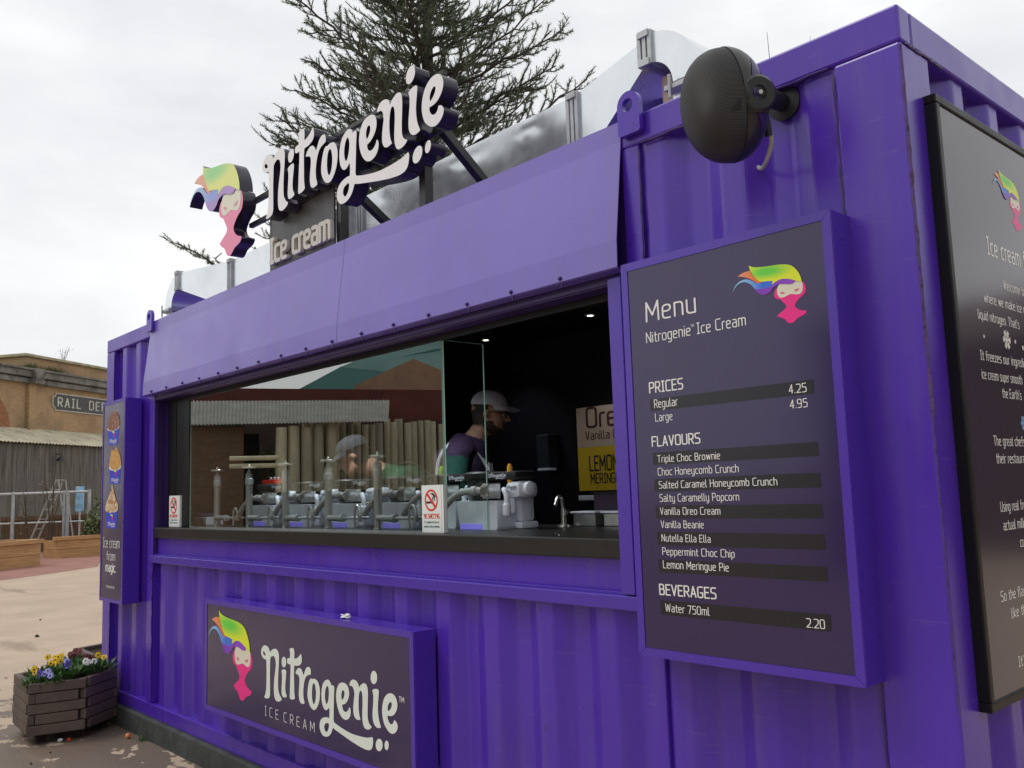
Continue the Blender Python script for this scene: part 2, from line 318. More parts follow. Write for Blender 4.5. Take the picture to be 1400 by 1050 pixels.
def contours(segs, hw, h=.03):
    """outline loops of the union of round-capped strokes (marching squares on a distance field)"""
    P = np.array([s[0] for s in segs]); Q = np.array([s[1] for s in segs])
    lo = np.minimum(P.min(0), Q.min(0)) - hw - 2 * h; hi = np.maximum(P.max(0), Q.max(0)) + hw + 2 * h
    nx, ny = (np.ceil((hi - lo) / h)).astype(int) + 1
    X = lo[0] + np.arange(nx) * h; Y = lo[1] + np.arange(ny) * h; gx, gy = np.meshgrid(X, Y, indexing='ij'); D = np.full(gx.shape, 9.)
    for p, q in zip(P, Q):
        d = q - p; L2 = max(1e-9, d @ d); t = np.clip(((gx - p[0]) * d[0] + (gy - p[1]) * d[1]) / L2, 0, 1)
        D = np.minimum(D, np.hypot(gx - p[0] - t * d[0], gy - p[1] - t * d[1]) - hw)
    D[np.abs(D) < 1e-6] = 1e-6
    nxt = {}; pos = {}
    def pt(k):
        if k not in pos:
            i, j, ax = k; a = D[i, j]; b = D[i + (ax == 0), j + (ax == 1)]; t = a / (a - b); pos[k] = (X[i] + h * t * (ax == 0), Y[j] + h * t * (ax == 1))
    for i in range(nx - 1):
        for j in range(ny - 1):
            c = [D[i, j] < 0, D[i + 1, j] < 0, D[i + 1, j + 1] < 0, D[i, j + 1] < 0]
            if all(c) or not any(c): continue
            ed = [(i, j, 0), (i + 1, j, 1), (i, j + 1, 0), (i, j, 1)]
            ins = [k for k in range(4) if c[k] and not c[(k + 1) % 4]]; outs = [k for k in range(4) if not c[k] and c[(k + 1) % 4]]
            for a in ins:
                b = min(outs, key=lambda o: (a - o) % 4); nxt[ed[a]] = ed[b]; pt(ed[a]); pt(ed[b])
    loops = []
    while nxt:
        k0, k = next(iter(nxt.items())); lp = []; k = k0
        while k in nxt: lp.append(pos[k]); k = nxt.pop(k)
        if len(lp) > 3: loops.append([lp[i] for i in range(len(lp))])
    return loops
_gc = {}
def glyph(ch, wt, h=.03):
    k = (ch, wt, h)
    if k not in _gc:
        segs = []
        for st in GL[ch][1].split('|'):
            p = round_poly(st); segs += [(p[i], p[i + 1]) for i in range(len(p) - 1)]
        _gc[k] = contours(segs, wt, h)
    return _gc[k]
def layout(s, gap=.2, space=.34):
    x = 0; out = []
    for ch in s:
        if ch == ' ': x += space; continue
        out.append((ch, x)); x += GL[ch][0] + gap
    return out, x - gap
def write(bm, s, u, v, hgt, width, fr, w=.0015, wt=.05, depth=0, mi=0, mside=None, gap=.2, align="l", h=.03, space=.34):
    """writes s with cap height hgt from baseline (u, v); width fits the line, None keeps the letters' own proportion"""
    L, tot = layout(s, gap, space); sx = width / tot if width else hgt
    u0 = u - (tot * sx / 2 if align == 'c' else 0)
    for ch, x in L:
        lps = [[(u0 + (x + a) * sx, v + b * hgt) for a, b in lp] for lp in glyph(ch, wt, h)]
        fill(bm, lps, fr, w, depth, mi, mside)
    return tot * sx
WORD = {"n":[[[0.0342,0.2849],[0.0596,0.2824],[0.0723,0.2723],[0.0801,0.2617],[0.0957,0.2722],[0.1205,0.2804],[0.1449,0.2762],[0.1567,0.2612],[0.1577,0.2364],[0.1542,0.206],[0.1508,0.1782],[0.1496,0.1431],[0.1522,0.1187],[0.1601,0.1049],[0.1707,0.0953],[0.1814,0.0894],[0.176,0.0825],[0.1626,0.0761],[0.1465,0.0728],[0.1304,0.0746],[0.1195,0.083],[0.1136,0.1008],[0.1126,0.1233],[0.115,0.1511],[0.1216,0.1795],[0.1282,0.2053],[0.1294,0.2255],[0.123,0.2424],[0.1121,0.2492],[0.1022,0.2489],[0.09,0.2442],[0.0822,0.2353],[0.0799,0.2046],[0.0787,0.169],[0.0797,0.1288],[0.0796,0.0936],[0.0756,0.0805],[0.0645,0.0739],[0.0478,0.0709],[0.0338,0.0706],[0.0282,0.0741],[0.0366,0.0876],[0.044,0.1063],[0.0469,0.1346],[0.0481,0.1804],[0.0464,0.2235],[0.0426,0.2276],[0.0255,0.2288],[0.0102,0.2361],[0.0011,0.2453],[0.0,0.2581],[0.0069,0.2718],[0.02,0.2809]],[[0.0239,0.26],[0.0313,0.2564],[0.037,0.2506],[0.0409,0.2446],[0.033,0.2424],[0.0228,0.2452],[0.0171,0.2523],[0.0188,0.2576]]],"i":[[[0.1994,0.2565],[0.2116,0.2536],[0.2183,0.2457],[0.2183,0.2322],[0.2113,0.2203],[0.1991,0.2139],[0.1875,0.2174],[0.1812,0.2278],[0.1813,0.2415],[0.1877,0.251]],[[0.1788,0.1966],[0.1831,0.202],[0.198,0.2063],[0.2139,0.2063],[0.219,0.2003],[0.2179,0.1866],[0.2135,0.1639],[0.2102,0.1414],[0.2132,0.1198],[0.221,0.1086],[0.2225,0.1027],[0.2104,0.0986],[0.1947,0.097],[0.1841,0.1009],[0.1788,0.1125],[0.179,0.1322],[0.1817,0.1524],[0.183,0.1748],[0.182,0.187]]],"t":[[[0.2448,0.2906],[0.2537,0.2959],[0.2666,0.2983],[0.2795,0.2979],[0.2856,0.2913],[0.287,0.2755],[0.2858,0.2596],[0.3022,0.2614],[0.3225,0.271],[0.3367,0.2834],[0.3436,0.277],[0.3464,0.2605],[0.3423,0.2479],[0.3297,0.2392],[0.3094,0.2339],[0.2876,0.2323],[0.2845,0.2242],[0.2831,0.1948],[0.2839,0.1611],[0.2846,0.1321],[0.288,0.1133],[0.2895,0.1063],[0.2803,0.1013],[0.2649,0.0979],[0.252,0.0985],[0.2469,0.1038],[0.2486,0.1271],[0.2499,0.1565],[0.2528,0.191],[0.2545,0.2156],[0.2547,0.2328],[0.2402,0.2323],[0.2298,0.2348],[0.2256,0.2429],[0.2278,0.2518],[0.2362,0.2552],[0.2497,0.2567],[0.2514,0.2716],[0.25,0.2837]]],"r":[[[0.2955,0.2049],[0.3017,0.2154],[0.3144,0.2242],[0.327,0.2274],[0.341,0.2249],[0.3509,0.2154],[0.3592,0.204],[0.3667,0.215],[0.3768,0.2305],[0.3891,0.2386],[0.4014,0.2406],[0.4121,0.2371],[0.4167,0.2259],[0.4165,0.2141],[0.401,0.2102],[0.3838,0.204],[0.3714,0.1917],[0.3633,0.174],[0.3581,0.1542],[0.3569,0.135],[0.3596,0.1164],[0.3654,0.103],[0.3644,0.0969],[0.3505,0.0937],[0.3356,0.0951],[0.3267,0.1021],[0.3218,0.1157],[0.321,0.1324],[0.3232,0.1518],[0.3265,0.1691],[0.3265,0.1835],[0.3242,0.1928],[0.3157,0.1995],[0.3041,0.2012]]],"o":[[[0.4418,0.2016],[0.463,0.1979],[0.4759,0.1866],[0.4835,0.1695],[0.4853,0.1518],[0.4819,0.1307],[0.4732,0.1114],[0.4615,0.0968],[0.4482,0.087],[0.4375,0.0841],[0.4216,0.0869],[0.4073,0.0964],[0.3968,0.1105],[0.3904,0.1253],[0.3896,0.1436],[0.3942,0.1652],[0.402,0.1847],[0.4108,0.1963],[0.4194,0.1995],[0.4269,0.1979],[0.4323,0.1996]],[[0.439,0.1842],[0.4468,0.1801],[0.452,0.1678],[0.4549,0.1501],[0.4525,0.129],[0.4459,0.1125],[0.4389,0.1063],[0.4326,0.1085],[0.4269,0.1201],[0.4239,0.1379],[0.4253,0.159],[0.4298,0.1766]]],"g":[[[0.5408,0.2111],[0.556,0.2087],[0.565,0.201],[0.5688,0.1934],[0.5809,0.1955],[0.5889,0.1915],[0.5896,0.179],[0.5871,0.1535],[0.5856,0.1231],[0.584,0.0928],[0.5845,0.0658],[0.6032,0.0584],[0.6373,0.0516],[0.6756,0.0458],[0.7133,0.0425],[0.7504,0.0429],[0.7768,0.0438],[0.8119,0.047],[0.8443,0.0544],[0.8479,0.0439],[0.8446,0.0257],[0.836,0.0124],[0.822,0.0063],[0.7996,0.0042],[0.7599,0.0074],[0.7138,0.0141],[0.6845,0.0192],[0.6512,0.0256],[0.6174,0.0321],[0.5928,0.0372],[0.578,0.0417],[0.573,0.0333],[0.5652,0.0208],[0.5525,0.0098],[0.5372,0.0029],[0.522,0.0],[0.5041,0.0014],[0.4913,0.0094],[0.4822,0.0206],[0.4803,0.0356],[0.4858,0.0519],[0.4984,0.0628],[0.518,0.0697],[0.5384,0.0725],[0.5526,0.0722],[0.5538,0.0881],[0.5532,0.1031],[0.5492,0.1106],[0.5415,0.1026],[0.5287,0.0973],[0.5159,0.0999],[0.5044,0.1109],[0.4973,0.1278],[0.4951,0.148],[0.498,0.1689],[0.5055,0.188],[0.5203,0.2028]],[[0.5405,0.1888],[0.5465,0.1832],[0.5503,0.1711],[0.55,0.1558],[0.5456,0.1374],[0.5383,0.1237],[0.5331,0.1204],[0.5281,0.1247],[0.5232,0.1367],[0.522,0.1518],[0.5247,0.1675],[0.5312,0.1812]],[[0.5304,0.0502],[0.5432,0.053],[0.5491,0.047],[0.5469,0.0365],[0.5401,0.0253],[0.5299,0.018],[0.5213,0.0208],[0.5153,0.0299],[0.5165,0.0403],[0.5217,0.047]]],"e":[[[0.6478,0.2144],[0.6696,0.2136],[0.6848,0.2057],[0.6921,0.1932],[0.6937,0.1787],[0.6886,0.1632],[0.6768,0.1491],[0.6608,0.1393],[0.6448,0.1349],[0.6461,0.126],[0.6531,0.1159],[0.665,0.1123],[0.677,0.1152],[0.6878,0.1237],[0.6941,0.1345],[0.7002,0.1293],[0.7032,0.1188],[0.7006,0.1061],[0.6909,0.0936],[0.6764,0.0864],[0.662,0.084],[0.6452,0.0875],[0.6308,0.0964],[0.6189,0.1094],[0.6094,0.1267],[0.6038,0.1459],[0.6032,0.1659],[0.6086,0.1867],[0.6208,0.2034],[0.6331,0.2108]],[[0.6507,0.1875],[0.6584,0.186],[0.662,0.1779],[0.6589,0.1663],[0.653,0.158],[0.645,0.1507],[0.6413,0.1563],[0.6395,0.166],[0.6417,0.1775],[0.6458,0.1843]]],"n2":[[[0.6959,0.2112],[0.7009,0.2227],[0.7129,0.232],[0.7277,0.2348],[0.7451,0.2315],[0.7565,0.2224],[0.7603,0.2108],[0.7709,0.2213],[0.7911,0.2309],[0.8053,0.2298],[0.8152,0.2213],[0.8187,0.2023],[0.8173,0.1692],[0.8153,0.1361],[0.8163,0.1124],[0.8244,0.0974],[0.8408,0.0883],[0.8295,0.0796],[0.8126,0.0747],[0.7958,0.0763],[0.7858,0.0866],[0.7806,0.1037],[0.7801,0.1277],[0.7824,0.1551],[0.783,0.1792],[0.78,0.1953],[0.7733,0.2019],[0.7658,0.1994],[0.7597,0.1849],[0.7567,0.1603],[0.7573,0.1362],[0.7614,0.1157],[0.768,0.1011],[0.7506,0.0977],[0.7361,0.0996],[0.7265,0.1072],[0.7209,0.1215],[0.7214,0.1429],[0.7255,0.1648],[0.7294,0.1837],[0.7251,0.1999],[0.7153,0.2093],[0.7035,0.2101]]],"i2":[[[0.8791,0.2619],[0.8767,0.2517],[0.8707,0.243],[0.8622,0.2374],[0.8528,0.2362],[0.8444,0.2395],[0.8388,0.2467],[0.8369,0.2565],[0.8393,0.2667],[0.8454,0.2755],[0.854,0.281],[0.8634,0.2822],[0.8717,0.2788],[0.8773,0.2716]],[[0.8469,0.2137],[0.8581,0.2197],[0.8747,0.2225],[0.8855,0.2205],[0.8881,0.212],[0.8848,0.1909],[0.8814,0.1669],[0.8818,0.1435],[0.8866,0.1207],[0.8958,0.1019],[0.8983,0.0958],[0.8847,0.0918],[0.8711,0.0919],[0.8576,0.0985],[0.8486,0.1117],[0.8464,0.1321],[0.8493,0.1562],[0.8526,0.1804],[0.8521,0.201]]],"e2":[[[0.9552,0.219],[0.9761,0.2185],[0.9915,0.2092],[0.9997,0.1932],[0.9993,0.1788],[0.9916,0.1634],[0.9767,0.1502],[0.9608,0.1442],[0.9397,0.1423],[0.941,0.1324],[0.9497,0.1208],[0.9626,0.1172],[0.9733,0.1233],[0.9788,0.1342],[0.9916,0.1305],[1.0,0.119],[0.997,0.1057],[0.9853,0.0938],[0.9695,0.0871],[0.9513,0.088],[0.9331,0.0979],[0.9186,0.1114],[0.9101,0.1304],[0.9064,0.1502],[0.9097,0.174],[0.92,0.196],[0.9365,0.2115]],[[0.9613,0.1919],[0.9673,0.1855],[0.9644,0.175],[0.9563,0.1651],[0.9444,0.1575],[0.9415,0.1643],[0.9439,0.1763],[0.9516,0.1861]]],"d1":[[[0.9069,0.0393],[0.9045,0.0298],[0.8983,0.0214],[0.8895,0.0157],[0.8799,0.014],[0.8712,0.0164],[0.8653,0.0227],[0.8635,0.0314],[0.8658,0.0409],[0.8722,0.0494],[0.881,0.0551],[0.8907,0.0568],[0.8992,0.0542],[0.905,0.048]]],"d2":[[[0.9442,0.0446],[0.9427,0.0375],[0.939,0.0313],[0.9338,0.0272],[0.9282,0.0262],[0.9231,0.0283],[0.9197,0.0332],[0.9186,0.0399],[0.9201,0.0471],[0.9239,0.0533],[0.9291,0.0573],[0.9348,0.0583],[0.9398,0.0561],[0.9432,0.0512]]]}
EMBLEM = {"pink":[[0.6286,0.4574],[0.6035,0.4406],[0.5839,0.4098],[0.5775,0.3764],[0.5866,0.3446],[0.6135,0.3224],[0.6506,0.3097],[0.6857,0.275],[0.716,0.2397],[0.7328,0.2154],[0.7167,0.1885],[0.682,0.1646],[0.6378,0.1423],[0.5999,0.1187],[0.6339,0.0916],[0.6842,0.0705],[0.7103,0.0449],[0.7315,0.016],[0.7675,0.0],[0.8094,0.0033],[0.8435,0.0273],[0.8726,0.0477],[0.9286,0.0635],[0.966,0.0781],[0.9905,0.1032],[0.9781,0.1178],[0.9335,0.1272],[0.8894,0.1458],[0.8593,0.1721],[0.8458,0.1997],[0.8541,0.2236],[0.8843,0.2562],[0.9233,0.287],[0.9566,0.3061],[0.9857,0.3301],[1.0,0.3735],[0.997,0.4161],[0.9814,0.4486],[0.9558,0.4705],[0.86,0.4766],[0.7301,0.485],[0.655,0.491]],"face":[[0.6553,0.4953],[0.7301,0.485],[0.813,0.4688],[0.8613,0.4934],[0.9166,0.4951],[0.955,0.4833],[0.9625,0.4396],[0.9638,0.3973],[0.9516,0.3575],[0.922,0.3294],[0.8763,0.3311],[0.831,0.3421],[0.7945,0.3489],[0.7468,0.3365],[0.6991,0.3265],[0.657,0.3317],[0.6265,0.3674],[0.6203,0.4115],[0.6283,0.4531]],"eye1":[[0.6552,0.3947],[0.6857,0.3975],[0.7311,0.3753],[0.7022,0.3661],[0.6744,0.373]],"eye2":[[0.8452,0.3819],[0.872,0.3937],[0.9183,0.3993],[0.9027,0.3752],[0.8653,0.3671]],"blue":[[0.0,0.5195],[0.0209,0.565],[0.0547,0.6033],[0.0978,0.6308],[0.1552,0.6462],[0.2108,0.6441],[0.2598,0.6255],[0.3029,0.5993],[0.3503,0.5679],[0.4041,0.5618],[0.4589,0.5729],[0.5265,0.5665],[0.5722,0.5591],[0.5623,0.5047],[0.5493,0.4856],[0.5099,0.4758],[0.4514,0.4739],[0.3928,0.4763],[0.3441,0.4856],[0.3157,0.5042],[0.2931,0.535],[0.2655,0.5668],[0.2225,0.5974],[0.1733,0.6159],[0.1224,0.617],[0.075,0.5994],[0.0311,0.563]],"purple":[[0.3157,0.5042],[0.3448,0.4943],[0.3934,0.485],[0.4521,0.4825],[0.5106,0.4844],[0.5547,0.4932],[0.5807,0.5185],[0.6203,0.5366],[0.669,0.5503],[0.7261,0.5544],[0.7906,0.5398],[0.8447,0.5179],[0.8846,0.4972],[0.846,0.4751],[0.8039,0.4706],[0.7486,0.4814],[0.6931,0.4939],[0.6553,0.4953],[0.6165,0.4856],[0.5771,0.4716],[0.5457,0.4386],[0.4952,0.4091],[0.4462,0.4052],[0.3981,0.4167],[0.3562,0.4482],[0.3291,0.484]],"orange":[[0.0826,0.7028],[0.1304,0.7254],[0.1824,0.7389],[0.2332,0.7418],[0.2656,0.744],[0.2808,0.7054],[0.3169,0.6539],[0.3633,0.6093],[0.4148,0.5728],[0.3989,0.5584],[0.3696,0.5624],[0.3317,0.5848],[0.2894,0.6196],[0.2462,0.6459],[0.1878,0.6754],[0.1281,0.6945]],"hair":[[0.2564,0.8099],[0.2919,0.7874],[0.3553,0.7679],[0.4529,0.7536],[0.5593,0.7443],[0.6548,0.7371],[0.7391,0.7236],[0.8124,0.7012],[0.8567,0.673],[0.8992,0.6258],[0.9318,0.5725],[0.9504,0.518],[0.956,0.4729],[0.9247,0.4808],[0.8888,0.4921],[0.8444,0.5137],[0.7902,0.5347],[0.7257,0.5502],[0.669,0.5503],[0.6203,0.5366],[0.5807,0.5185],[0.5623,0.5047],[0.5671,0.5298],[0.5736,0.5519],[0.5259,0.5596],[0.4585,0.5686],[0.4099,0.5738],[0.3724,0.5987],[0.3264,0.6475],[0.2949,0.6937],[0.2732,0.738],[0.2636,0.7711]]}
MENU_TEXT = [["Menu",5.265,1.8718,0.0588,0.1819],["Nitrogenie Ice Cream",5.2607,1.8068,0.0309,0.352],["PRICES",5.263,1.6526,0.0306,0.1233],["Regular",5.2783,1.6057,0.024,0.0855],["Large",5.2797,1.5649,0.0231,0.0627],["4.25",5.7321,1.6032,0.0224,0.0492],["4.95",5.7321,1.5637,0.0216,0.049],["FLAVOURS",5.2626,1.4903,0.0286,0.1737],["Triple Choc Brownie",5.2795,1.4417,0.0202,0.222],["Choc Honeycomb Crunch",5.2789,1.403,0.0209,0.2809],["Salted Caramel Honeycomb Crunch",5.2802,1.3642,0.0201,0.3968],["Salty Caramelly Popcorn",5.2804,1.3251,0.0208,0.2753],["Vanilla Oreo Cream",5.2797,1.2868,0.02,0.2115],["Vanilla Beanie",5.28,1.2482,0.0199,0.1524],["Nutella Ella Ella",5.2802,1.2085,0.0199,0.1725],["Peppermint Choc Chip",5.2804,1.1691,0.0205,0.2493],["Lemon Meringue Pie",5.2805,1.1306,0.0212,0.2276],["BEVERAGES",5.2623,1.0529,0.0292,0.198],["Water 750ml",5.2806,1.0052,0.0217,0.1536],["2.20",5.7357,1.0002,0.0215,0.0493]]
RIGHT_TEXT = [["Ice cream",0.3851,1.9792,0.0496,0.2475],["Welcome",0.4783,1.8918,0.02,0.1249],["where we make ice",0.3255,1.8375,0.0203,0.2777],["liquid nitrogen.",0.2722,1.7865,0.0257,0.2],["It freezes our",0.2635,1.6751,0.0248,0.203],["ice cream super",0.26,1.6247,0.0254,0.1897],["the Earth",0.3919,1.5799,0.0233,0.12],["The great",0.2979,1.4489,0.0286,0.1352],["their",0.3049,1.4023,0.0252,0.0633],["Using real",0.3011,1.2759,0.0243,0.1272],["actual",0.3089,1.2275,0.0199,0.0833],["co",0.4148,1.1778,0.0192,0.023],["So the",0.2462,1.0512,0.0231,0.0987],["like",0.3051,1.004,0.0235,0.0498],["It",0.3225,0.8785,0.0256,0.0249]]
# ------------------------------------------------------------------ the shipping container kiosk
L, H, W = 6.058, 2.591, 2.438
K = thing('container_kiosk', 'purple converted shipping container serving as an ice cream kiosk with long window', 'kiosk', (3.0, 1.2, GZ))
PU = M['purple']
def rail(name, *a, bev=.006, m=PU, par=K):
    bm = BM(); box(bm, *a, bev); return obj(name, bm, m, par)
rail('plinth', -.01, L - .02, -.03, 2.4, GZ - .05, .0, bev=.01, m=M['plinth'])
rail('bottom_rail', .16, 5.87, 0, .07, .0, .085); rail('bottom_rail', L - .07, L, .17, W, 0, .12)
rail('top_rail', 0, L, 0, .07, 2.489, H, bev=.008); rail('top_rail', L - .07, L, .07, W, 2.489, H, bev=.008)
rail('top_rail', 0, .06, .07, W, 2.489, H); rail('top_rail', .06, L - .07, W - .07, W, 2.489, H)
rail('corner_post', 0, .158, 0.001, .16, 0, 2.489, bev=.008); rail('corner_post', 5.872, L, .001, .168, 0, 2.489, bev=.008)
rail('corner_post', 0, .158, W - .16, W, 0, 2.489, bev=.008); rail('corner_post', 5.9, L, W - .16, W, 0, 2.489, bev=.008)
rail('window_post', .895, .963, .002, .075, .085, 2.489, bev=.004); rail('window_post', 5.112, 5.185, .002, .075, .085, 2.489, bev=.004)
def corr(name, u0, u1, z0, z1, place, period=.294, c0=.08, phase=0., depth=.036, z2=None):
    """trapezoid corrugation: crest, slope in, valley, slope out"""
    bm = BM(); k = math.floor((u0 - phase) / period) - 1; pr = []
    s = (period - c0 - .075) / 2
    while phase + k * period < u1 + period:
        b = phase + k * period; pr += [(b, 0), (b + c0, 0), (b + c0 + s, depth), (b + c0 + s + .075, depth)]; k += 1
    cut = []
    for i in range(len(pr) - 1):
        (a, da), (b, db) = pr[i], pr[i + 1]
        if b <= u0 or a >= u1: continue
        ia = lambda t: (t, da + (db - da) * (t - a) / (b - a))
        if not cut: cut.append(ia(max(a, u0)))
        cut.append(ia(min(b, u1)))
    # softly rounded bends
    rp = [cut[0]]
    for i in range(1, len(cut) - 1):
        p, q, r_ = (Vector(cut[i - 1]), Vector(cut[i]), Vector(cut[i + 1])); d0 = min(.009, (q - p).length * .4); d1 = min(.009, (r_ - q).length * .4)
        rp += [tuple(q - (q - p).normalized() * d0), tuple(q - (q - p).normalized() * d0 * .3 + (r_ - q).normalized() * d1 * .3), tuple(q + (r_ - q).normalized() * d1)]
    rp.append(cut[-1])
    for th, flip in ((0, False), (.003, True)):
        rows = [[bm.verts.new(place(a, d + th, z)) for a, d in rp] for z in (z0, z1)]
        for i in range(len(rp) - 1):
            f = bm.faces.new((rows[0][i], rows[0][i + 1], rows[1][i + 1], rows[1][i]))
            if flip: f.normal_flip()
    return obj(name, bm, PU, K)
fp = lambda a, d, z: (a, .014 + d, z)
corr('corrugated_wall', .158, .895, .085, 2.489, fp, .27, .085, .03)
corr('corrugated_wall', .963, 5.112, .085, .978, fp, .294, .08, 1.373)
corr('corrugated_wall', 5.185, 5.872, .085, 2.489, fp, .294, .08, 1.373)
corr('corrugated_wall', .168, W - .16, .12, 2.489, lambda a, d, z: (L - .012 - d, a, z), .262, .075, .085, .042)
corr('corrugated_wall', .16, W - .16, .0, 2.489, lambda a, d, z: (.012 + d, a, z))
bm = BM(); box(bm, .06, L - .07, .07, W - .07, 2.54, 2.56); obj('roof', bm, PU, K)
bm = BM(); box(bm, .01, L - .01, W - .03, W - .015, 0, 2.489); obj('rear_wall', bm, PU, K)
# weld beads beside the posts
bm = BM()
for x, z0, z1 in ((5.186, 1.9, 2.487), (5.871, .09, 2.487), (.159, .09, 2.487), (.894, 2.12, 2.487), (.964, .09, .975)):
    p = []; z = z0
    while z < z1: p.append((x + rng.uniform(-.002, .002), .004 + rng.uniform(-.002, .002), z)); z += .03
    tube(bm, p, [rng.uniform(.003, .005) for _ in p], 6); obj('weld_bead', bm, M['deep_purple'], K, smooth=True); bm = BM()
for a, b in (((5.86, -.001, 2.487), (5.2, -.001, 2.487)), ((L + .001, .02, 2.487), (L + .001, .25, 2.487))):
    p = [Vector(a).lerp(Vector(b), t / 24) + Vector((0, 0, rng.uniform(-.002, .002))) for t in range(25)]; tube(bm, p, [rng.uniform(.003, .005) for _ in p], 6); obj('weld_bead', bm, M['deep_purple'], K, smooth=True); bm = BM()
bm.free()
# scuffed rust line down the corner post's edge
M['rust'] = mat('rusty scuffed edge', (.10, .055, .17), .7, var=.6, vscale=30, bump=.4, bscale=90, dark=((.035, .018, .03), 30, .52, .1))
bm = BM(); p = []; z = 2.48
while z > .8: p.append((L - .001 + rng.uniform(-.0012, .0012), .002 + rng.uniform(-.001, .001), z)); z -= .022
tube(bm, p, [max(.0014, rng.gauss(.0034, .0009)) * (1 if q[2] > 1.5 else .5) for q in p], 6); obj('rust_streak', bm, M['rust'], K, smooth=True)
# ledge, recessed band, jambs, header
bm = BM(); box(bm, .93, 5.112, -.012, .05, .979, 1.026, .004); box(bm, .965, 5.07, .012, .02, 1.026, 1.034, .001); obj('ledge', bm, M['frame_purple'], K)
bm = BM(); box(bm, .965, 5.112, .034, .06, 1.026, 1.137); obj('sill_band', bm, PU, K)
bm = BM(); box(bm, 5.036, 5.094, -.014, .10, 1.030, 2.062, .003); obj('window_jamb', bm, M['frame_purple'], K)
bm = BM(); box(bm, .9635, 1.0, .078, .11, 1.03, 2.06); box(bm, .964, .974, .022, .03, 1.03, 2.06); box(bm, .964, .974, .05, .056, 1.03, 2.06); box(bm, .9632, .966, .012, .078, 1.03, 2.06); obj('window_channel', bm, M['deep_purple'], K)  # shade of the reveal is painted in by the darker purple
bm = BM(); box(bm, .965, 5.112, .012, .11, 2.045, 2.488); box(bm, .965, 5.03, .004, .012, 2.05, 2.062); obj('header_beam', bm, M['deep_purple'], K)
bm = BM(); box(bm, 1.0, 1.34, .086, .106, 1.21, 2.044, .002); box(bm, 1.13, 1.134, .083, .0865, 1.21, 2.03); box(bm, 1.34, 5.036, .086, .106, 2.018, 2.044); obj('window_frame', bm, M['black_frame'], K)
# folded hatch sheet (two sheets, seam between)
prof = [(-.004, 2.587), (-.006, 2.515), (-.05, 2.175), (-.053, 2.083), (-.047, 2.079), (-.002, 2.077)]
bm = BM()
for x0, x1 in ((.897, 3.3775), (3.380, 5.118)):
    n = 24
    for th, fl in ((0, 0), (.0035, 1)):
        rows = []
        for j, (y, z) in enumerate(prof):
            rows.append([bm.verts.new((x0 + (x1 - x0) * i / n, y + th + .0028 * mnoise.noise(Vector((x0 + (x1 - x0) * i / n * 1.0, z * 2, 3))) * (1 if j < 4 else 0), z)) for i in range(n + 1)])
        for j in range(len(prof) - 1):
            for i in range(n):
                f = bm.faces.new((rows[j][i], rows[j + 1][i], rows[j + 1][i + 1], rows[j][i + 1]))
                if fl: f.normal_flip()
    for xx in (x0, x1):
        vs = [bm.verts.new((xx, y, z)) for y, z in prof] + [bm.verts.new((xx, .0, 2.587))]
        if xx in (.897, 5.118): pass
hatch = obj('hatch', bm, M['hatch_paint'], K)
for x in (1.055, 1.311, 1.569, 1.821, 2.085, 2.332, 2.587, 2.839, 3.093, 3.341, 3.594, 3.847, 4.098, 4.348, 4.603, 4.857):
    bm = BM(); mt = Matrix.Translation((x, -.053, 2.094)) @ Matrix.Rotation(R(90), 4, 'X')
    lathe(bm, [(.009, 0), (.009, .002), (.0055, .002), (.0055, .008), (.003, .009)], seg=8, mtx=mt); lathe(bm, [(.004, -.0), (.004, .016)], (x, -.045, 2.064), 6)
    obj('bolt', bm, M['deep_purple'], hatch, smooth=True)
for cx in (.925, 5.174):      # lifting lugs
    bm = BM(); lp = [(cx + .046 * math.cos(t), 2.620 + .046 * math.sin(t)) for t in np.linspace(0, math.pi, 16)] + [(cx - .046, 2.525), (cx - .04, 2.519), (cx + .04, 2.519), (cx + .046, 2.525)]
    ho = [(cx - .003 + .023 * math.cos(t), 2.619 + .023 * math.sin(t)) for t in np.arange(20) * 2 * math.pi / 20]
    fill(bm, [lp, ho], FRONT(-.008), .02, .02); obj('lifting_lug', bm, M['purple'], K, smooth=35)
# interior lining
bm = BM(); box(bm, .1, L - .1, .12, W - .06, .1, .15); obj('floor', bm, M['black_inside'], K)
bm = BM(); box(bm, .1, L - .1, W - .08, W - .06, .15, 2.47); box(bm, .1, .12, .12, W - .08, .15, 2.47); box(bm, L - .12, L - .1, .12, W - .08, .15, 2.47); box(bm, .12, L - .12, .11, .125, .15, 1.13); box(bm, 5.12, L - .12, .11, .125, 1.13, 2.47); box(bm, .12, .96, .11, .125, 1.13, 2.47); obj('lining', bm, M['black_inside'], K)
bm = BM(); box(bm, .1, L - .1, .112, W - .06, 2.47, 2.49); box(bm, .13, L - .13, 1.3, 1.34, 2.44, 2.47); obj('ceiling', bm, M['black_inside'], K)
bm = BM(); box(bm, .966, 5.034, .006, .78, 1.138, 1.205, .006); obj('counter', bm, M['counter'], K)
bm = BM(); box(bm, .13, L - .13, 1.85, W - .08, .15, 1.05, .003); obj('back_counter', bm, M['black_frame'], K)
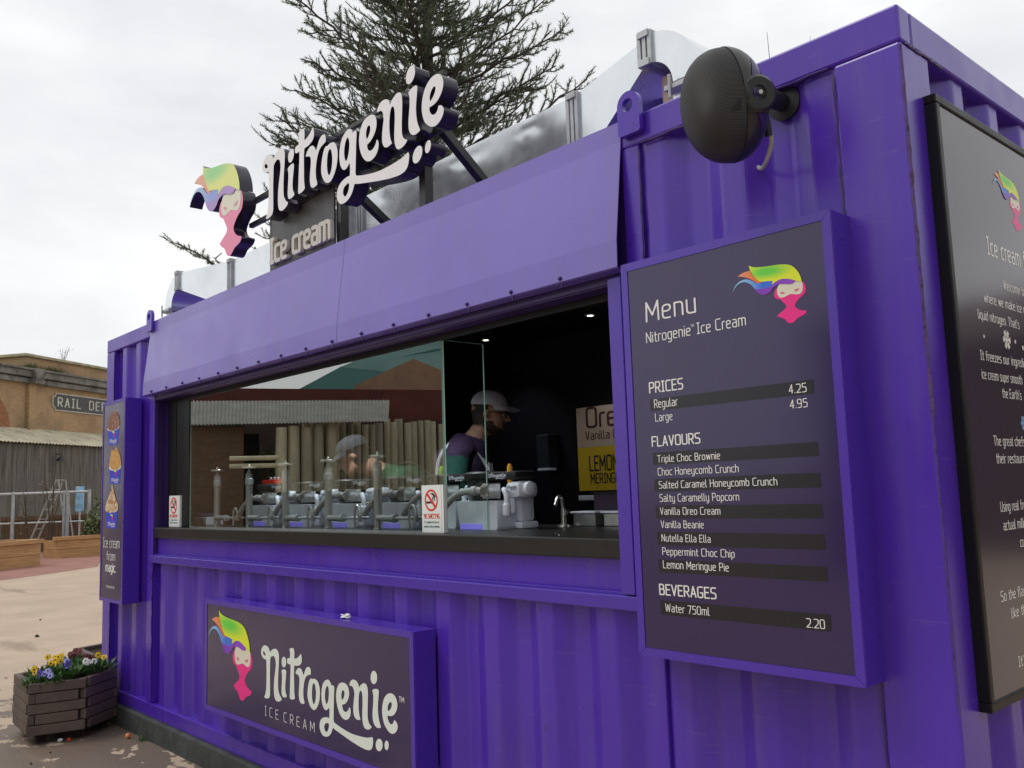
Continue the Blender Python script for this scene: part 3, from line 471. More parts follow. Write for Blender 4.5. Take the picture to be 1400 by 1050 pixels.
# glass
def pane(name, f4, nrm, th, m, par=K):
    """one pane: mirrorlike front face, clear back face, green edges"""
    bm = BM(); a = [bm.verts.new(Vector(p)) for p in f4]; b = [bm.verts.new(Vector(p) - Vector(nrm) * th) for p in f4]
    bm.faces.new(a); f = bm.faces.new(b[::-1]); f.material_index = 1
    for i in range(4): q = bm.faces.new((a[i], b[i], b[(i + 1) % 4], a[(i + 1) % 4])); q.material_index = 2
    return obj(name, bm, [m, M['glass_back'], M['glass_edge']], par)
pane('glass_pane', [(1.342, .092, 1.2055), (3.985, .092, 1.2055), (3.985, .092, 2.017), (1.342, .092, 2.017)], (0, -1, 0), .008, M['glass'])
pane('glass_pane', [(3.993, .101, 1.2055), (3.993, .325, 1.2055), (3.993, .325, 2.02), (3.993, .101, 2.02)], (1, 0, 0), .008, M['glass_side'])

# ceiling downlights; the two over the counter are added lamps to brighten it
for i, (x, y) in enumerate(((3.15, 1.95), (2.08, 1.98), (3.45, .34), (2.3, .34))):
    t = thing('downlight', ['lit round downlight in the dark ceiling nearest the yellow poster', 'lit round downlight above the worker in the white cap', 'added ceiling lamp brightening the open end of the counter', 'added ceiling lamp brightening the row of mixers and the bent worker'][i], 'light', (x, y, 2.47), 'downlights in the kiosk ceiling')
    bm = BM(); lathe(bm, [(.038, 2.464), (.04, 2.467), (.04, 2.4695)], (x, y, 0), 20); obj('trim', bm, M['galv_dull'], t, smooth=True)
    bm = BM(); lathe(bm, [(.020, 2.4625), (.020, 2.4638)], (x, y, 0), 18); obj('lens', bm, mat('lit downlight lens', (.9, .9, .9), .4, emit=((1, .97, .9), 3)), t)
    ld = bpy.data.lights.new('downlight_lamp', 'SPOT'); ld.energy = (9, 9, 45, 75)[i]; ld.spot_size = R(110); ld.spot_blend = .8; ld.shadow_soft_size = .04; ld.color = (.9, .93, 1)
    lo = bpy.data.objects.new('downlight_lamp', ld); COL.objects.link(lo); lo.parent = t; lo.location = (0, 0, -.02)

# ------------------------------------------------------------------ emblem and wordmark
def emat(name, c0, c1=None, axis=0, a=0., b=1., sph=None, pale=0.):
    f = lambda c: tuple(x * (1 - pale) + .8 * pale for x in c)
    m = mat(name, f(c0), .35)
    if c1:
        n, l, bb = nodes(m); t = n.new('ShaderNodeTexCoord'); rp = n.new('ShaderNodeValToRGB'); rp.color_ramp.elements[0].color = (*f(c0), 1); rp.color_ramp.elements[1].color = (*f(c1), 1)
        rp.color_ramp.elements[0].position = a; rp.color_ramp.elements[1].position = b
        if sph:
            mpn = n.new('ShaderNodeMapping'); mpn.vector_type = 'TEXTURE'; mpn.inputs['Location'].default_value = (sph[0], 0, sph[1]); mpn.inputs['Rotation'].default_value = (0, sph[4], 0); mpn.inputs['Scale'].default_value = (sph[2], 1, sph[3])
            g = n.new('ShaderNodeTexGradient'); g.gradient_type = 'SPHERICAL'; l.new(t.outputs['Object'], mpn.inputs[0]); l.new(mpn.outputs[0], g.inputs[0]); l.new(g.outputs[0], rp.inputs[0])
        else:
            sx = n.new('ShaderNodeSeparateXYZ'); l.new(t.outputs['Object'], sx.inputs[0]); l.new(sx.outputs[axis], rp.inputs[0])
        l.new(rp.outputs[0], bb.inputs['Base Color'])
    return m
def emblem_mats(tagname, pale):
    return {'pink': emat('emblem pink ' + tagname, (.85, .02, .26), pale=pale), 'face': emat('emblem cream ' + tagname, (.74, .72, .58), pale=pale * .5), 'eye': emat('emblem eye ' + tagname, (.72, .16, .26), pale=pale),
            'blue': emat('emblem blue ' + tagname, (.28, .58, .85), (.04, .16, .72), 0, .12, .42, pale=pale), 'purple': emat('emblem purple ' + tagname, (.22, .035, .50), (.30, .06, .60), 0, .4, .85, pale=pale),
            'orange': emat('emblem orange ' + tagname, (.80, .36, .20), (.85, .16, .03), 0, .05, .35, pale=pale), 'hair': emat('emblem yellow green ' + tagname, (.76, .85, .02), (.14, .68, .06), a=.12, b=.75, sph=(.50, .685, .44, .13, R(4)), pale=pale)}
EM_V, EM_P = emblem_mats('vinyl', 0), emblem_mats('acrylic', .30)
ORDER = ['pink', 'face', 'eye1', 'eye2', 'orange', 'blue', 'purple', 'hair']
def emblem(name, par, org, sx, sz, y, facing='front', mats=EM_V, depth=0., step=.0002, shear=(0, 0)):
    """masked head with rainbow hair; local u, v kept in the mesh so the colour sweeps follow it"""
    bm = BM(); ms = [mats['pink'], mats['face'], mats['eye'], mats['orange'], mats['blue'], mats['purple'], mats['hair'], M['return']]; mi = {'pink': 0, 'face': 1, 'eye1': 2, 'eye2': 2, 'orange': 3, 'blue': 4, 'purple': 5, 'hair': 6}
    fr = lambda u, v, w: Vector((u + v * shear[0], -w, v + u * shear[1]))
    for i, k in enumerate(ORDER):
        dp = depth if k in ('pink', 'hair', 'blue', 'purple', 'orange') else 0
        fill(bm, [smooth_loop(EMBLEM[k], 4, 62)], fr, (i + 1) * step, dp, mi[k], 7)
    me = bpy.data.meshes.new(name); bm.normal_update(); bm.to_mesh(me); bm.free()
    for m in ms: me.materials.append(m)
    o = bpy.data.objects.new(name, me); COL.objects.link(o); o.parent = par
    pl = wloc(par)
    if facing == 'front': o.location = Vector((org[0], y, org[1])) - pl
    else: o.location = Vector((y, org[0], org[1])) - pl; o.rotation_euler = (0, 0, R(90))
    o.scale = (sx, 1, sz)
    return o
WK = ['n', 'i', 't', 'r', 'o', 'g', 'e', 'n2', 'i2', 'e2', 'd1', 'd2']
def word_loops(k, T): return [[T(a, b) for a, b in smooth_loop(lp, 3, 68)] for lp in WORD[k]]

# ------------------------------------------------------------------ boards on the container
def board(name, label, cat, x0, x1, z0, z1, yb, yf, bt, panel_m, base, frame_m, group=None):
    """front board: box body, mitred raised frame and flat printed panel"""
    t = thing(name, label, cat, base, group)
    bm = BM(); box(bm, x0, x1, yf + .004, yb, z0, z1, .0025); obj('case', bm, frame_m, t)
    bm = BM(); o = [(x0, z0), (x1, z0), (x1, z1), (x0, z1)]; i_ = [(x0 + bt, z0 + bt), (x1 - bt, z0 + bt), (x1 - bt, z1 - bt), (x0 + bt, z1 - bt)]; g = .0006
    for k in range(4):
        a, b, c, d = Vector(o[k]), Vector(o[(k + 1) % 4]), Vector(i_[(k + 1) % 4]), Vector(i_[k]); e = (b - a).normalized() * g
        fill(bm, [[tuple(a + e), tuple(b - e), tuple(c - e), tuple(d + e)]], FRONT(yf), .0, .0035)
    obj('frame', bm, frame_m, t)
    bm = BM(); box(bm, x0 + bt + .001, x1 - bt - .001, yf + .0025, yf + .0039, z0 + bt + .001, z1 - bt - .001); obj('panel', bm, panel_m, t)
    for zz in (z0 + .07, z1 - .07):
        bm = BM()
        for yy in ((yf + yb) / 2,): lathe(bm, [(.006, 0), (.006, .0015), (.003, .002)], seg=8, mtx=Matrix.Translation((x1, yy, zz)) @ Matrix.Rotation(R(90), 4, 'Y'))
        obj('screw', bm, frame_m, t)
    return t
# menu
MB = board('menu_board', 'tall purple framed menu board listing prices, flavours and beverages', 'menu board', 5.172, 5.884, .868, 2.068, .012, -.1, .025, M['vinyl'], (5.53, -.05, .868), M['frame_purple'])
bm = BM()
for zt, zb in ((1.633, 1.597), (1.471, 1.435), (1.392, 1.355), (1.313, 1.276), (1.236, 1.197), (1.155, 1.118), (1.036, .995)): box(bm, 5.262, 5.802, -.0985, -.097, zb, zt)
obj('row_bar', bm, M['bar'], MB)
bm = BM()
for s, u, v, h, w in MENU_TEXT:
    if s.startswith('Nitrogenie'): write(bm, 'Nitrogenie', 5.261, v, h, .1635, FRONT(-.0975), .0015, .05); write(bm, 'Ice Cream', 5.450, v, h, .1625, FRONT(-.0975), .0015, .05); continue
    write(bm, s, u, v, h, w, FRONT(-.0975), .0015, .065 if s in ('PRICES', 'FLAVOURS', 'BEVERAGES') else (.042 if s == 'Menu' else .05))
write(bm, 'TM', 5.4275, 1.829, .008, .0115, FRONT(-.0975), .0015, .05)
obj('lettering', bm, M['ink'], MB)
emblem('emblem', MB, (5.5783, 1.7898), .2222, .2222, -.0980)
# low wordmark sign
LS = board('wordmark_sign', 'wide purple framed kiosk sign low on the corrugated wall with emblem and white wordmark', 'sign', 2.036, 4.010, .235, .828, .012, -.1, .026, M['vinyl'], (3.0, -.05, .235), M['frame_purple'])
bm = BM()
for k in WK: fill(bm, word_loops(k, lambda a, b: (2.7101 + 1.1821 * a, .3105 + 1.1821 * b)), FRONT(-.0975), .0015)
obj('wordmark', bm, M['cream_ink'], LS)
bm = BM(); write(bm, 'ICE CREAM', 2.7505, .313, .043, .4813, FRONT(-.0975), .0015, .035, gap=.55, ); write(bm, 'TM', 3.9053, .5469, .0198, .0337, FRONT(-.0975), .0015, .06); obj('lettering', bm, M['ink'], LS)
emblem('emblem', LS, (2.080, .3438), .529, .535, -.0980)
# left cup sign
CS = board('cup_sign', 'narrow purple framed sign with three ice cream cups at the left end', 'sign', .250, .708, .700, 2.088, .012, -.1, .022, M['vinyl'], (.48, -.05, .70), M['frame_purple'])
M['cup_blue'] = emat('printed blue cup', (.03, .06, .62), (.02, .02, .34), 0, .3, .65)
M['cup_white'] = mat('printed white rim', (.75, .75, .78), .35)
M['cocoa'] = mat('printed chocolate ice cream', (.22, .075, .045), .35, var=.6, vscale=40, dark=((.42, .25, .17), 55, .52, .08))
M['popcorn'] = mat('printed caramel popcorn', (.62, .34, .10), .35, var=.4, vscale=45, dark=((.20, .07, .02), 60, .55, .08))
M['meringue'] = mat('printed swirled ice cream', (.66, .52, .34), .35, var=.3, vscale=40, dark=((.36, .15, .05), 32, .50, .08))
CUPS = [([[.355, 1.900], [.595, 1.897], [.565, 1.775], [.372, 1.780]], [[.349, 1.906], [.372, 1.946], [.406, 1.99], [.459, 2.012], [.545, 1.997], [.592, 1.95], [.598, 1.913], [.562, 1.887], [.466, 1.878], [.385, 1.886]], 'cocoa'),
        ([[.405, 1.622], [.640, 1.618], [.622, 1.502], [.422, 1.508]], [[.398, 1.638], [.428, 1.701], [.45, 1.745], [.50, 1.735], [.546, 1.757], [.595, 1.721], [.635, 1.67], [.644, 1.628], [.577, 1.604], [.47, 1.605]], 'popcorn'),
        ([[.345, 1.333], [.590, 1.330], [.575, 1.200], [.360, 1.202]], [[.335, 1.345], [.372, 1.384], [.410, 1.425], [.450, 1.462], [.47, 1.508], [.509, 1.464], [.54, 1.415], [.592, 1.366], [.597, 1.33], [.498, 1.308], [.388, 1.312]], 'meringue')]
for q, cr_, mm in CUPS:
    bm = BM(); cx = sum(p[0] for p in q) / 4; zt = (q[0][1] + q[1][1]) / 2
    fill(bm, [[q[3], q[2], q[1], q[0]]], FRONT(-.0975), .0010, mi=0)
    fill(bm, [[(cx + .5 * (q[1][0] - q[0][0]) * 1.06 * math.cos(t), zt + .024 * math.sin(t)) for t in np.arange(24) * math.pi / 12]], FRONT(-.0975), .0016, mi=1)
    fill(bm, [smooth_loop(cr_, 4, 75)], FRONT(-.0975), .0022, mi=2)
    for j, (c_, sx_) in enumerate((('hair', .05), ('pink', .05))): pass
    s_ = .075; ex, ez = cx - .035, q[2][1] + .052
    for kk, mj in (('pink', 3), ('purple', 4), ('hair', 5)): fill(bm, [[(ex + a * s_, ez + b * s_ * .8) for a, b in EMBLEM[kk][::2]]], FRONT(-.0975), .0016 + .0003 * mj, mi=mj)
    for kk in WK: fill(bm, [[(cx - .075 + a * .15, q[2][1] + .008 + b * .13) for a, b in lp] for lp in WORD[kk]], FRONT(-.0975), .0019, mi=1)
    obj('cup_picture', bm, [M['cup_blue'], M['cup_white'], M[mm], EM_V['pink'], EM_V['purple'], EM_V['hair']], CS)
bm = BM(); write(bm, 'Ice cream', .3113, 1.07, .0642, .3266, FRONT(-.0975), .0015, .045); write(bm, 'from', .3878, .984, .0568, .1683, FRONT(-.0975), .0015, .045); write(bm, 'magic.', .3721, .907, .056, .2, FRONT(-.0975), .0015, .085); write(bm, 'nitrogenie.com', .385, .795, .02, .165, FRONT(-.0975), .0015, .05)
obj('lettering', bm, M['ink'], CS)
# story board on the end wall
SX = 6.085
SB = thing('story_board', 'large black framed notice board on the end wall with text about ice cream', 'notice board', (SX, 1.1, .79))
bm = BM(); y0, y1, z0, z1 = .112, 2.0, .80, 2.368
box(bm, 6.047, SX - .004, y0 + .004, y1 - .004, z0 + .004, z1 - .004); obj('case', bm, M['black_frame'], SB)
bm = BM(); bt = .024
for a in ((y0, y1, z1 - bt, z1), (y0, y1, z0, z0 + bt), (y0, y0 + bt, z0 + bt + .0005, z1 - bt - .0005), (y1 - bt, y1, z0 + bt + .0005, z1 - bt - .0005)): box(bm, 6.048, SX + .004, a[0], a[1], a[2], a[3], .0035)
obj('frame', bm, M['black_frame'], SB)
M['story'] = mat('dark plum poster behind clear sheet', (.046, .036, .056), .15, spec=.72, var=.05)
bm = BM(); box(bm, SX - .0039, SX - .001, y0 + bt + .0005, y1 - bt - .0005, z0 + bt + .0005, z1 - bt - .0005); obj('panel', bm, M['story'], SB)
bm = BM(); FULL = {"Ice cream": "Ice cream from magic.", "Welcome": "Welcome to Nitrogenie", "where we make ice": "where we make ice cream", "liquid nitrogen.": "liquid nitrogen. That's", "It freezes our": "It freezes our ingredients", "ice cream super": "ice cream super smooth", "the Earth": "the Earth's", "The great": "The great chefs", "their": "their restaurants", "Using real": "Using real fruit", "actual": "actual milk", "co": "co", "So the": "So the flavours", "like": "like the", "It": "It's"}
hs = {}
for s, u, v, h, w in RIGHT_TEXT:
    f = FULL[s]; g = layout(s)[1]; gf = layout(f)[1]; hh = .0485 if s == 'Ice cream' else .0245
    write(bm, f, u, v, hh, w * gf / g, SIDE(SX - .001), .0005, .058)
obj('lettering', bm, M['ink'], SB)
bm = BM()
def flake(u, v, r, big):
    if not big: fill(bm, [[(u + r * math.cos(t), v + r * math.sin(t)) for t in np.arange(10) * math.pi / 5]], SIDE(SX - .001), .0005); return
    segs = []
    for k in range(6):
        a = k * math.pi / 3; d = np.array((math.cos(a), math.sin(a))); segs.append((np.zeros(2), d))
        for q in (.45, .75):
            for sg in (-1, 1): b = a + sg * .9; segs.append((d * q, d * q + .3 * np.array((math.cos(b), math.sin(b)))))
    fill(bm, [[(u + a * r, v + b * r) for a, b in lp] for lp in contours(segs, .1, .05)], SIDE(SX - .001), .0005)
for u, v, r, g in ((.300, 1.740, .005, 0), (.464, 1.745, .026, 1), (.528, 1.745, .006, 0), (.585, 1.732, .007, 0), (.64, 1.745, .02, 1)): flake(u, v, r, g)
obj('snowflake', bm, M['ink'], SB)
bm = BM(); flake(.53, 1.513, .02, 1); obj('snowflake', bm, mat('pale blue vinyl', (.25, .45, .75), .35), SB)
emblem('emblem', SB, (.4714, 2.0867), .2124, .2053, SX - .0008, 'side', EM_V, step=.0002)
# ------------------------------------------------------------------ roof sign
RS = thing('rooftop_sign', 'rooftop sign of white raised letters with rainbow haired emblem on black legs', 'sign', (3.2, .05, 2.6))
T = lambda a, b: (1.6185 * a + .024 * b + 2.5804, 1.6596 * b - .0044 * a + 2.7522)
for k in WK:
    bm = BM(); fill(bm, word_loops(k, T), FRONT(-.03), 0, .08, 0, 1)
    nm = 'full_stop' if k in ('d1', 'd2') else 'letter'
    o = obj(nm, bm, [M['acrylic'], M['return']], RS)
emblem('emblem', RS, (1.592, 2.807), .744, .766, -.028, mats=EM_P, depth=.082, step=.0008, shear=(.035, -.063))
def leg(x, z1):
    bm = BM(); box(bm, x - .023, x + .023, .075, .121, 2.595, z1, .003); box(bm, x - .045, x + .045, .06, .14, 2.592, 2.6, .001); obj('leg', bm, M['black_steel'], RS)
for x, zt in ((2.49, 3.02), (3.20, 3.0), (3.90, 3.02)): leg(x, zt)
for x, zt in ((2.49, 2.88), (3.20, 2.92), (3.95, 2.98)):
    bm = BM(); beam(bm, (x + .03, .12, zt), (x + .03, .62, 2.58), .04, .04, bev=.003); obj('brace', bm, M['black_steel'], RS)
bm = BM(); box(bm, 2.62, 4.17, .052, .075, 2.915, 2.945, .002); box(bm, 2.30, 4.15, .052, .075, 3.06, 3.09, .002); box(bm, 3.0, 4.1, .0505, .0745, 3.16, 3.18); box(bm, 2.25, 2.62, .054, .08, 2.93, 2.955, .002); obj('rail', bm, M['black_steel'], RS)
bm = BM(); box(bm, 2.513, 3.177, .062, .074, 2.625, 2.93, .002); obj('panel', bm, M['grey_panel'], RS)
bm = BM(); write(bm, 'Ice cream', 2.545, 2.655, .128, .625, FRONT(.062), .025, .085, .022, gap=.16); obj('lettering', bm, M['grey_letter'], RS)

# ------------------------------------------------------------------ roof ventilation duct
DU = thing('roof_duct', 'galvanised rectangular ventilation duct running along the kiosk roof behind the letters', 'ventilation duct', (2.8, .6, 2.6))
def loft(bm, secs, mi=0):
    rows = [[bm.verts.new(p) for p in s] for s in secs]
    for a, b in zip(rows, rows[1:]):
        for k in range(4):
            f = bm.faces.new((a[k], a[(k + 1) % 4], b[(k + 1) % 4], b[k])); f.material_index = mi
    bm.faces.new(rows[0][::-1]); bm.faces.new(rows[-1])
def sec(x, zb, zt, y0=.40, y1=.80): return [(x, y0, zb), (x, y1, zb), (x, y1, zt), (x, y0, zt)]
segs = [('duct_section', [sec(.342, 2.975, 3.103), sec(1.26, 2.67, 3.0)]), ('duct_section', [sec(1.265, 2.66, 3.0), sec(2.90, 2.66, 3.0)]), ('duct_section', [sec(2.905, 2.66, 3.0), sec(4.53, 2.66, 3.0)]),
        ('duct_section', [sec(4.535, 2.66, 3.0), sec(4.925, 2.992, 3.09)])]
for nm, ss in segs:
    bm = BM(); n = 8; rows = [[tuple(np.array(a) + (np.array(b) - np.array(a)) * i / n) for a, b in zip(*ss)] for i in range(n + 1)]
    if nm: loft(bm, rows)
    bmesh.ops.recalc_face_normals(bm, faces=bm.faces)
    obj(nm, bm, M['galv'], DU)
def elbow(x, zb, zt, ri, sgn, y0=.40, y1=.80, a1=90):
    bm = BM(); cz = zb - ri; secs = []
    for k in range(15):
        a = R(90 - a1 * k / 14); c, s = math.cos(a), math.sin(a); ro = ri + zt - zb
        secs.append([(x + sgn * ri * c, y0, cz + ri * s), (x + sgn * ri * c, y1, cz + ri * s), (x + sgn * ro * c, y1, cz + ro * s), (x + sgn * ro * c, y0, cz + ro * s)])
    loft(bm, secs); bmesh.ops.recalc_face_normals(bm, faces=bm.faces); obj('elbow', bm, M['galv'], DU, smooth=30)
elbow(4.93, 2.988, 3.106, .115, 1, y1=.82); elbow(.337, 2.98, 3.103, .13, -1)
bm = BM()
for x, zb, zt in ((.34, 2.965, 3.113), (1.262, 2.65, 3.01), (2.902, 2.65, 3.01), (4.532, 2.65, 3.01), (4.927, 2.978, 3.116)):
    for dx in (-.034, -.009, .016): box(bm, x + dx, x + dx + .018, .385, .815, zb, zt, .002)
    for yy in (.378,):
        for zz in (zb + .01, zt - .012): box(bm, x - .026, x + .026, yy, yy + .012, zz - .014, zz + .014, .002)
    obj('flange', bm, M['galv_dull'], DU); bm = BM()
for x0, x1, z in ((5.02, 5.20, 2.855), (.07, .22, 2.85)): bm = BM(); box(bm, x0, x1, .375, .83, z - .02, z, .002); tube(bm, [(x0 + .03, .37, z - .055), (x0 + .03, .37, z + .035)], .006, 6); obj('flange', bm, M['galv_dull'], DU)
bm = BM()
bm.free()
bm = BM(); box(bm, 5.035, 5.175, .41, .79, 2.56, 2.835); box(bm, .085, .205, .41, .79, 2.56, 2.83); obj('riser', bm, M['galv'], DU)
tag(obj('roof_housing', (lambda b: (box(b, 4.1, 4.87, .62, 1.05, 2.56, 3.085, .004), b)[1])(BM()), M['purple'], None, base=(4.46, .8, 2.57)), 'purple painted box housing on the roof under the sloping duct', 'roof housing')
pm = mat('weathered beige timber', (.52, .42, .30), .7, var=.25, vscale=14, stretch=(1, 1, .15), bump=.2)
bm = BM(); box(bm, 4.935, 4.99, .47, .53, 2.57, 2.955, .012); tag(obj('roof_post', bm, pm, None, base=(4.93, .5, 2.57)), 'short beige timber post on the roof beside the duct elbow', 'post')

# ------------------------------------------------------------------ loudspeaker on the upper right wall
SP = thing('loudspeaker', 'black egg shaped outdoor loudspeaker on a bracket above the menu board', 'loudspeaker', (5.70, .03, 2.44))
M['grille'] = mat('black speaker grille', (.016, .016, .017), .5)
n, l, bb = nodes(M['grille']); t_ = n.new('ShaderNodeTexCoord'); wv = n.new('ShaderNodeTexWave'); wv.wave_type = 'BANDS'; wv.bands_direction = 'Z'; wv.inputs['Scale'].default_value = 95; wv.inputs['Distortion'].default_value = .4; l.new(t_.outputs['Object'], wv.inputs[0])
bp = n.new('ShaderNodeBump'); bp.inputs['Strength'].default_value = .5; bp.inputs['Distance'].default_value = .003; l.new(wv.outputs[0], bp.inputs['Height']); l.new(bp.outputs[0], bb.inputs['Normal'])
M['shell'] = mat('black satin speaker shell', (.017, .017, .018), .33, var=.15, rvar=.06)
sc_ = Vector((5.655, -.235, 2.385)) + rt * .022 + up * .004
fdir = (-rt * .95 - up * .16 + bk * .17).normalized(); zax = (up - fdir * up.dot(fdir)).normalized(); yax = zax.cross(fdir)
SM = Matrix(((fdir.x, yax.x, zax.x, sc_.x), (fdir.y, yax.y, zax.y, sc_.y), (fdir.z, yax.z, zax.z, sc_.z), (0, 0, 0, 1)))
def egg(bm, a0, a1, df, db, ry, rz, mi=0, off=0, nu=26, nv=44):
    rows = []
    for i in range(nu + 1):
        a = R(a0 + (a1 - a0) * i / nu); rad = math.sin(a) ** .86; dx = math.cos(a); dx = math.copysign(abs(dx) ** .95, dx) * (df if dx > 0 else db)
        rows.append([bm.verts.new(SM @ Vector((dx + off, ry * rad * math.cos(2 * math.pi * k / nv), rz * rad * math.sin(2 * math.pi * k / nv)))) for k in range(nv)])
    for i in range(nu):
        for k in range(nv):
            f = bm.faces.new((rows[i][k], rows[i + 1][k], rows[i + 1][(k + 1) % nv], rows[i][(k + 1) % nv])); f.material_index = mi
bm = BM(); egg(bm, .4, 93, .116, .10, .116, .154, 0, .0); bmesh.ops.recalc_face_normals(bm, faces=bm.faces); obj('grille', bm, M['grille'], SP, smooth=True)
bm = BM(); egg(bm, 92, 178, .116, .105, .1175, .1555, 0, -.002); bmesh.ops.recalc_face_normals(bm, faces=bm.faces); obj('shell', bm, M['shell'], SP, smooth=True)
bm = BM(); egg(bm, 91.2, 93.2, .116, .105, .1145, .1525, 0, 0, 2); obj('seam', bm, M['black_plastic'], SP)
tri = [SM @ Vector(p) for p in ((.0, -.1145, -.035), (.05, -.106, -.03), (.0, -.114, .01))]
def onegg(d, z, k=1.006):
    a_ = d / (.116 if d > 0 else .105); yy = .1175 * math.sqrt(max(0, 1 - min(1, abs(a_)) ** 2.1 - (abs(z) / .1555) ** 2.1)); return SM @ (Vector((d, yy, z)) * k)
bm = BM(); bm.faces.new([bm.verts.new(onegg(d, z)) for d, z in ((.038, -.040), (.010, -.040), (.010, -.012))]); obj('port', bm, M['black_inside'], SP)
def patch(zs, d0, d1, k):
    bm = BM(); rows = [[bm.verts.new(onegg(d0(z) + (d1(z) - d0(z)) * i / 6, z, k)) for i in range(7)] for z in zs]
    for a, b in zip(rows, rows[1:]):
        for i in range(6): bm.faces.new((a[i], a[i + 1], b[i + 1], b[i]))
    return bm
obj('recess', patch(np.linspace(-.095, .105, 16), lambda z: -.088 + 1.5 * z * z, lambda z: -.028 - 3.0 * z * z, 1.022), M['deep_purple'], SP, smooth=True)
# yoke dials, bracket and wall plate
side = yax.normalized(); dial = sc_ - fdir * .045 + side * .098 + zax * -.005
q = side.to_track_quat('Z', 'Y').to_matrix().to_4x4()
bm = BM(); lathe(bm, [(.046, -.03), (.05, -.004), (.05, .010), (.042, .018), (.02, .018), (.017, .013), (.004, .013)], seg=28, mtx=Matrix.Translation(dial) @ q); obj('dial', bm, M['shell'], SP, smooth=35)
bm = BM(); lathe(bm, [(.007, .018), (.006, .024)], seg=6, mtx=Matrix.Translation(dial) @ q); obj('hex_bolt', bm, M['chrome'], SP)
wallp = Vector((5.705, .012, 2.45)); mid = Vector((5.715, -.135, 2.43))
bm = BM()
crs = [dial + side * .004 - zax * .03 - fdir * .01, (dial + mid) * .5 + Vector((0, 0, -.012)), mid]
tube(bm, bez(crs, 6), .026, 12); tube(bm, [mid, mid + (wallp - mid) * .55, wallp], .026, 14); lathe(bm, [(.04, 0), (.04, .03), (.034, .034)], seg=24, mtx=Matrix.Translation(mid + Vector((0, .0, 0))) @ Vector((rt * .3 + bk)).to_track_quat('Z', 'Y').to_matrix().to_4x4() @ Matrix.Translation((0, 0, -.02)))
lathe(bm, [(.05, 0), (.05, .008), (.03, .016)], seg=24, mtx=Matrix.Translation(wallp + Vector((0, .02, 0))) @ Matrix.Rotation(R(90), 4, 'X'))
obj('bracket', bm, M['black_plastic'], SP, smooth=40)
for a, b in ((-.022, .018), (-.02, -.004), (.012, -.012)): bm = BM(); lathe(bm, [(.0045, 0), (.0035, .004)], seg=8, mtx=Matrix.Translation(mid + bk * .034 + rt * a + up * b) @ bk.to_track_quat('Z', 'Y').to_matrix().to_4x4()); obj('screw', bm, M['chrome'], SP)
bm = BM(); cbl = bez([mid + Vector((.008, .02, -.03)), mid + Vector((.01, .03, -.08)), mid + Vector((.008, .05, -.125)), mid + Vector((-.03, .08, -.165)), Vector((5.62, .02, 2.28)), Vector((5.575, .06, 2.325))], 8); tube(bm, cbl, .0065, 8)
obj('cable', bm, M['hose'], SP, smooth=True)
bm = BM(); tube(bm, [mid + Vector((.008, .02, -.03)), mid + Vector((.01, .034, -.115))], .0105, 10); obj('cable_gland', bm, M['black_plastic'], SP, smooth=True)

# ------------------------------------------------------------------ on the counter
# dispensing posts: steel tube, collar, valve, T-top and side pipe
def post_parts(t, x, y, z):
    bm = BM(); lathe(bm, [(.024, 0), (.024, .006), (.0205, .008), (.0205, .25)], (x, y, z), 18); obj('tube', bm, M['chrome'], t, smooth=35)
    bm = BM(); lathe(bm, [(.0235, .25), (.0235, .285), (.02, .288), (.02, .315), (.012, .32), (.012, .33)], (x, y, z), 18); obj('collar', bm, M['galv_dull'], t, smooth=35)
    bm = BM(); lathe(bm, [(.006, .33), (.006, .345), (.04, .347), (.042, .352), (.04, .357), (.008, .359), (.006, .368), (.003, .372)], (x, y, z), 20); obj('handle', bm, M['chrome'], t, smooth=35)
    bm = BM(); tube(bm, [(x + .018, y - .01, z + .055), (x + .15, y - .01, z + .055)], .0155, 12); lathe(bm, [(.02, -.01), (.02, .012)], seg=14, mtx=Matrix.Translation((x + .15, y - .01, z + .055)) @ Matrix.Rotation(R(90), 4, 'Y')); tube(bm, [(x + .15, y - .01, z + .055), (x + .40, y - .01, z + .057)], .007, 8); obj('side_pipe', bm, M['galv_dull'], t, smooth=35)
    bm = BM(); tube(bm, bez([(x + .30, y - .03, z + .01), (x + .30, y - .03, z + .09), (x + .325, y - .03, z + .115), (x + .35, y - .03, z + .09), (x + .35, y - .03, z + .06)], 6), .006, 8); lathe(bm, [(.012, .04), (.012, .07)], (x + .35, y - .03, z), 10); obj('spout', bm, M['chrome'], t, smooth=35)
DP = thing('nitrogen_post', 'steel dispensing post with T handle nearest the left window edge', 'dispensing post', (1.51, .2, 1.205), 'steel dispensing posts along the counter')
post_parts(DP, 1.51, .2, 1.205)
pl_ = ['steel dispensing post second from the left window edge', 'steel dispensing post in the middle of the row, left of the grey cap', 'steel dispensing post directly left of the bent worker in green', 'rightmost steel dispensing post, in front of the bent worker in green']
for x, s in zip((1.955, 2.405, 2.865, 3.325), pl_):
    c = copy_tree(DP); c.location = (x, .2, 1.205); c['label'] = s
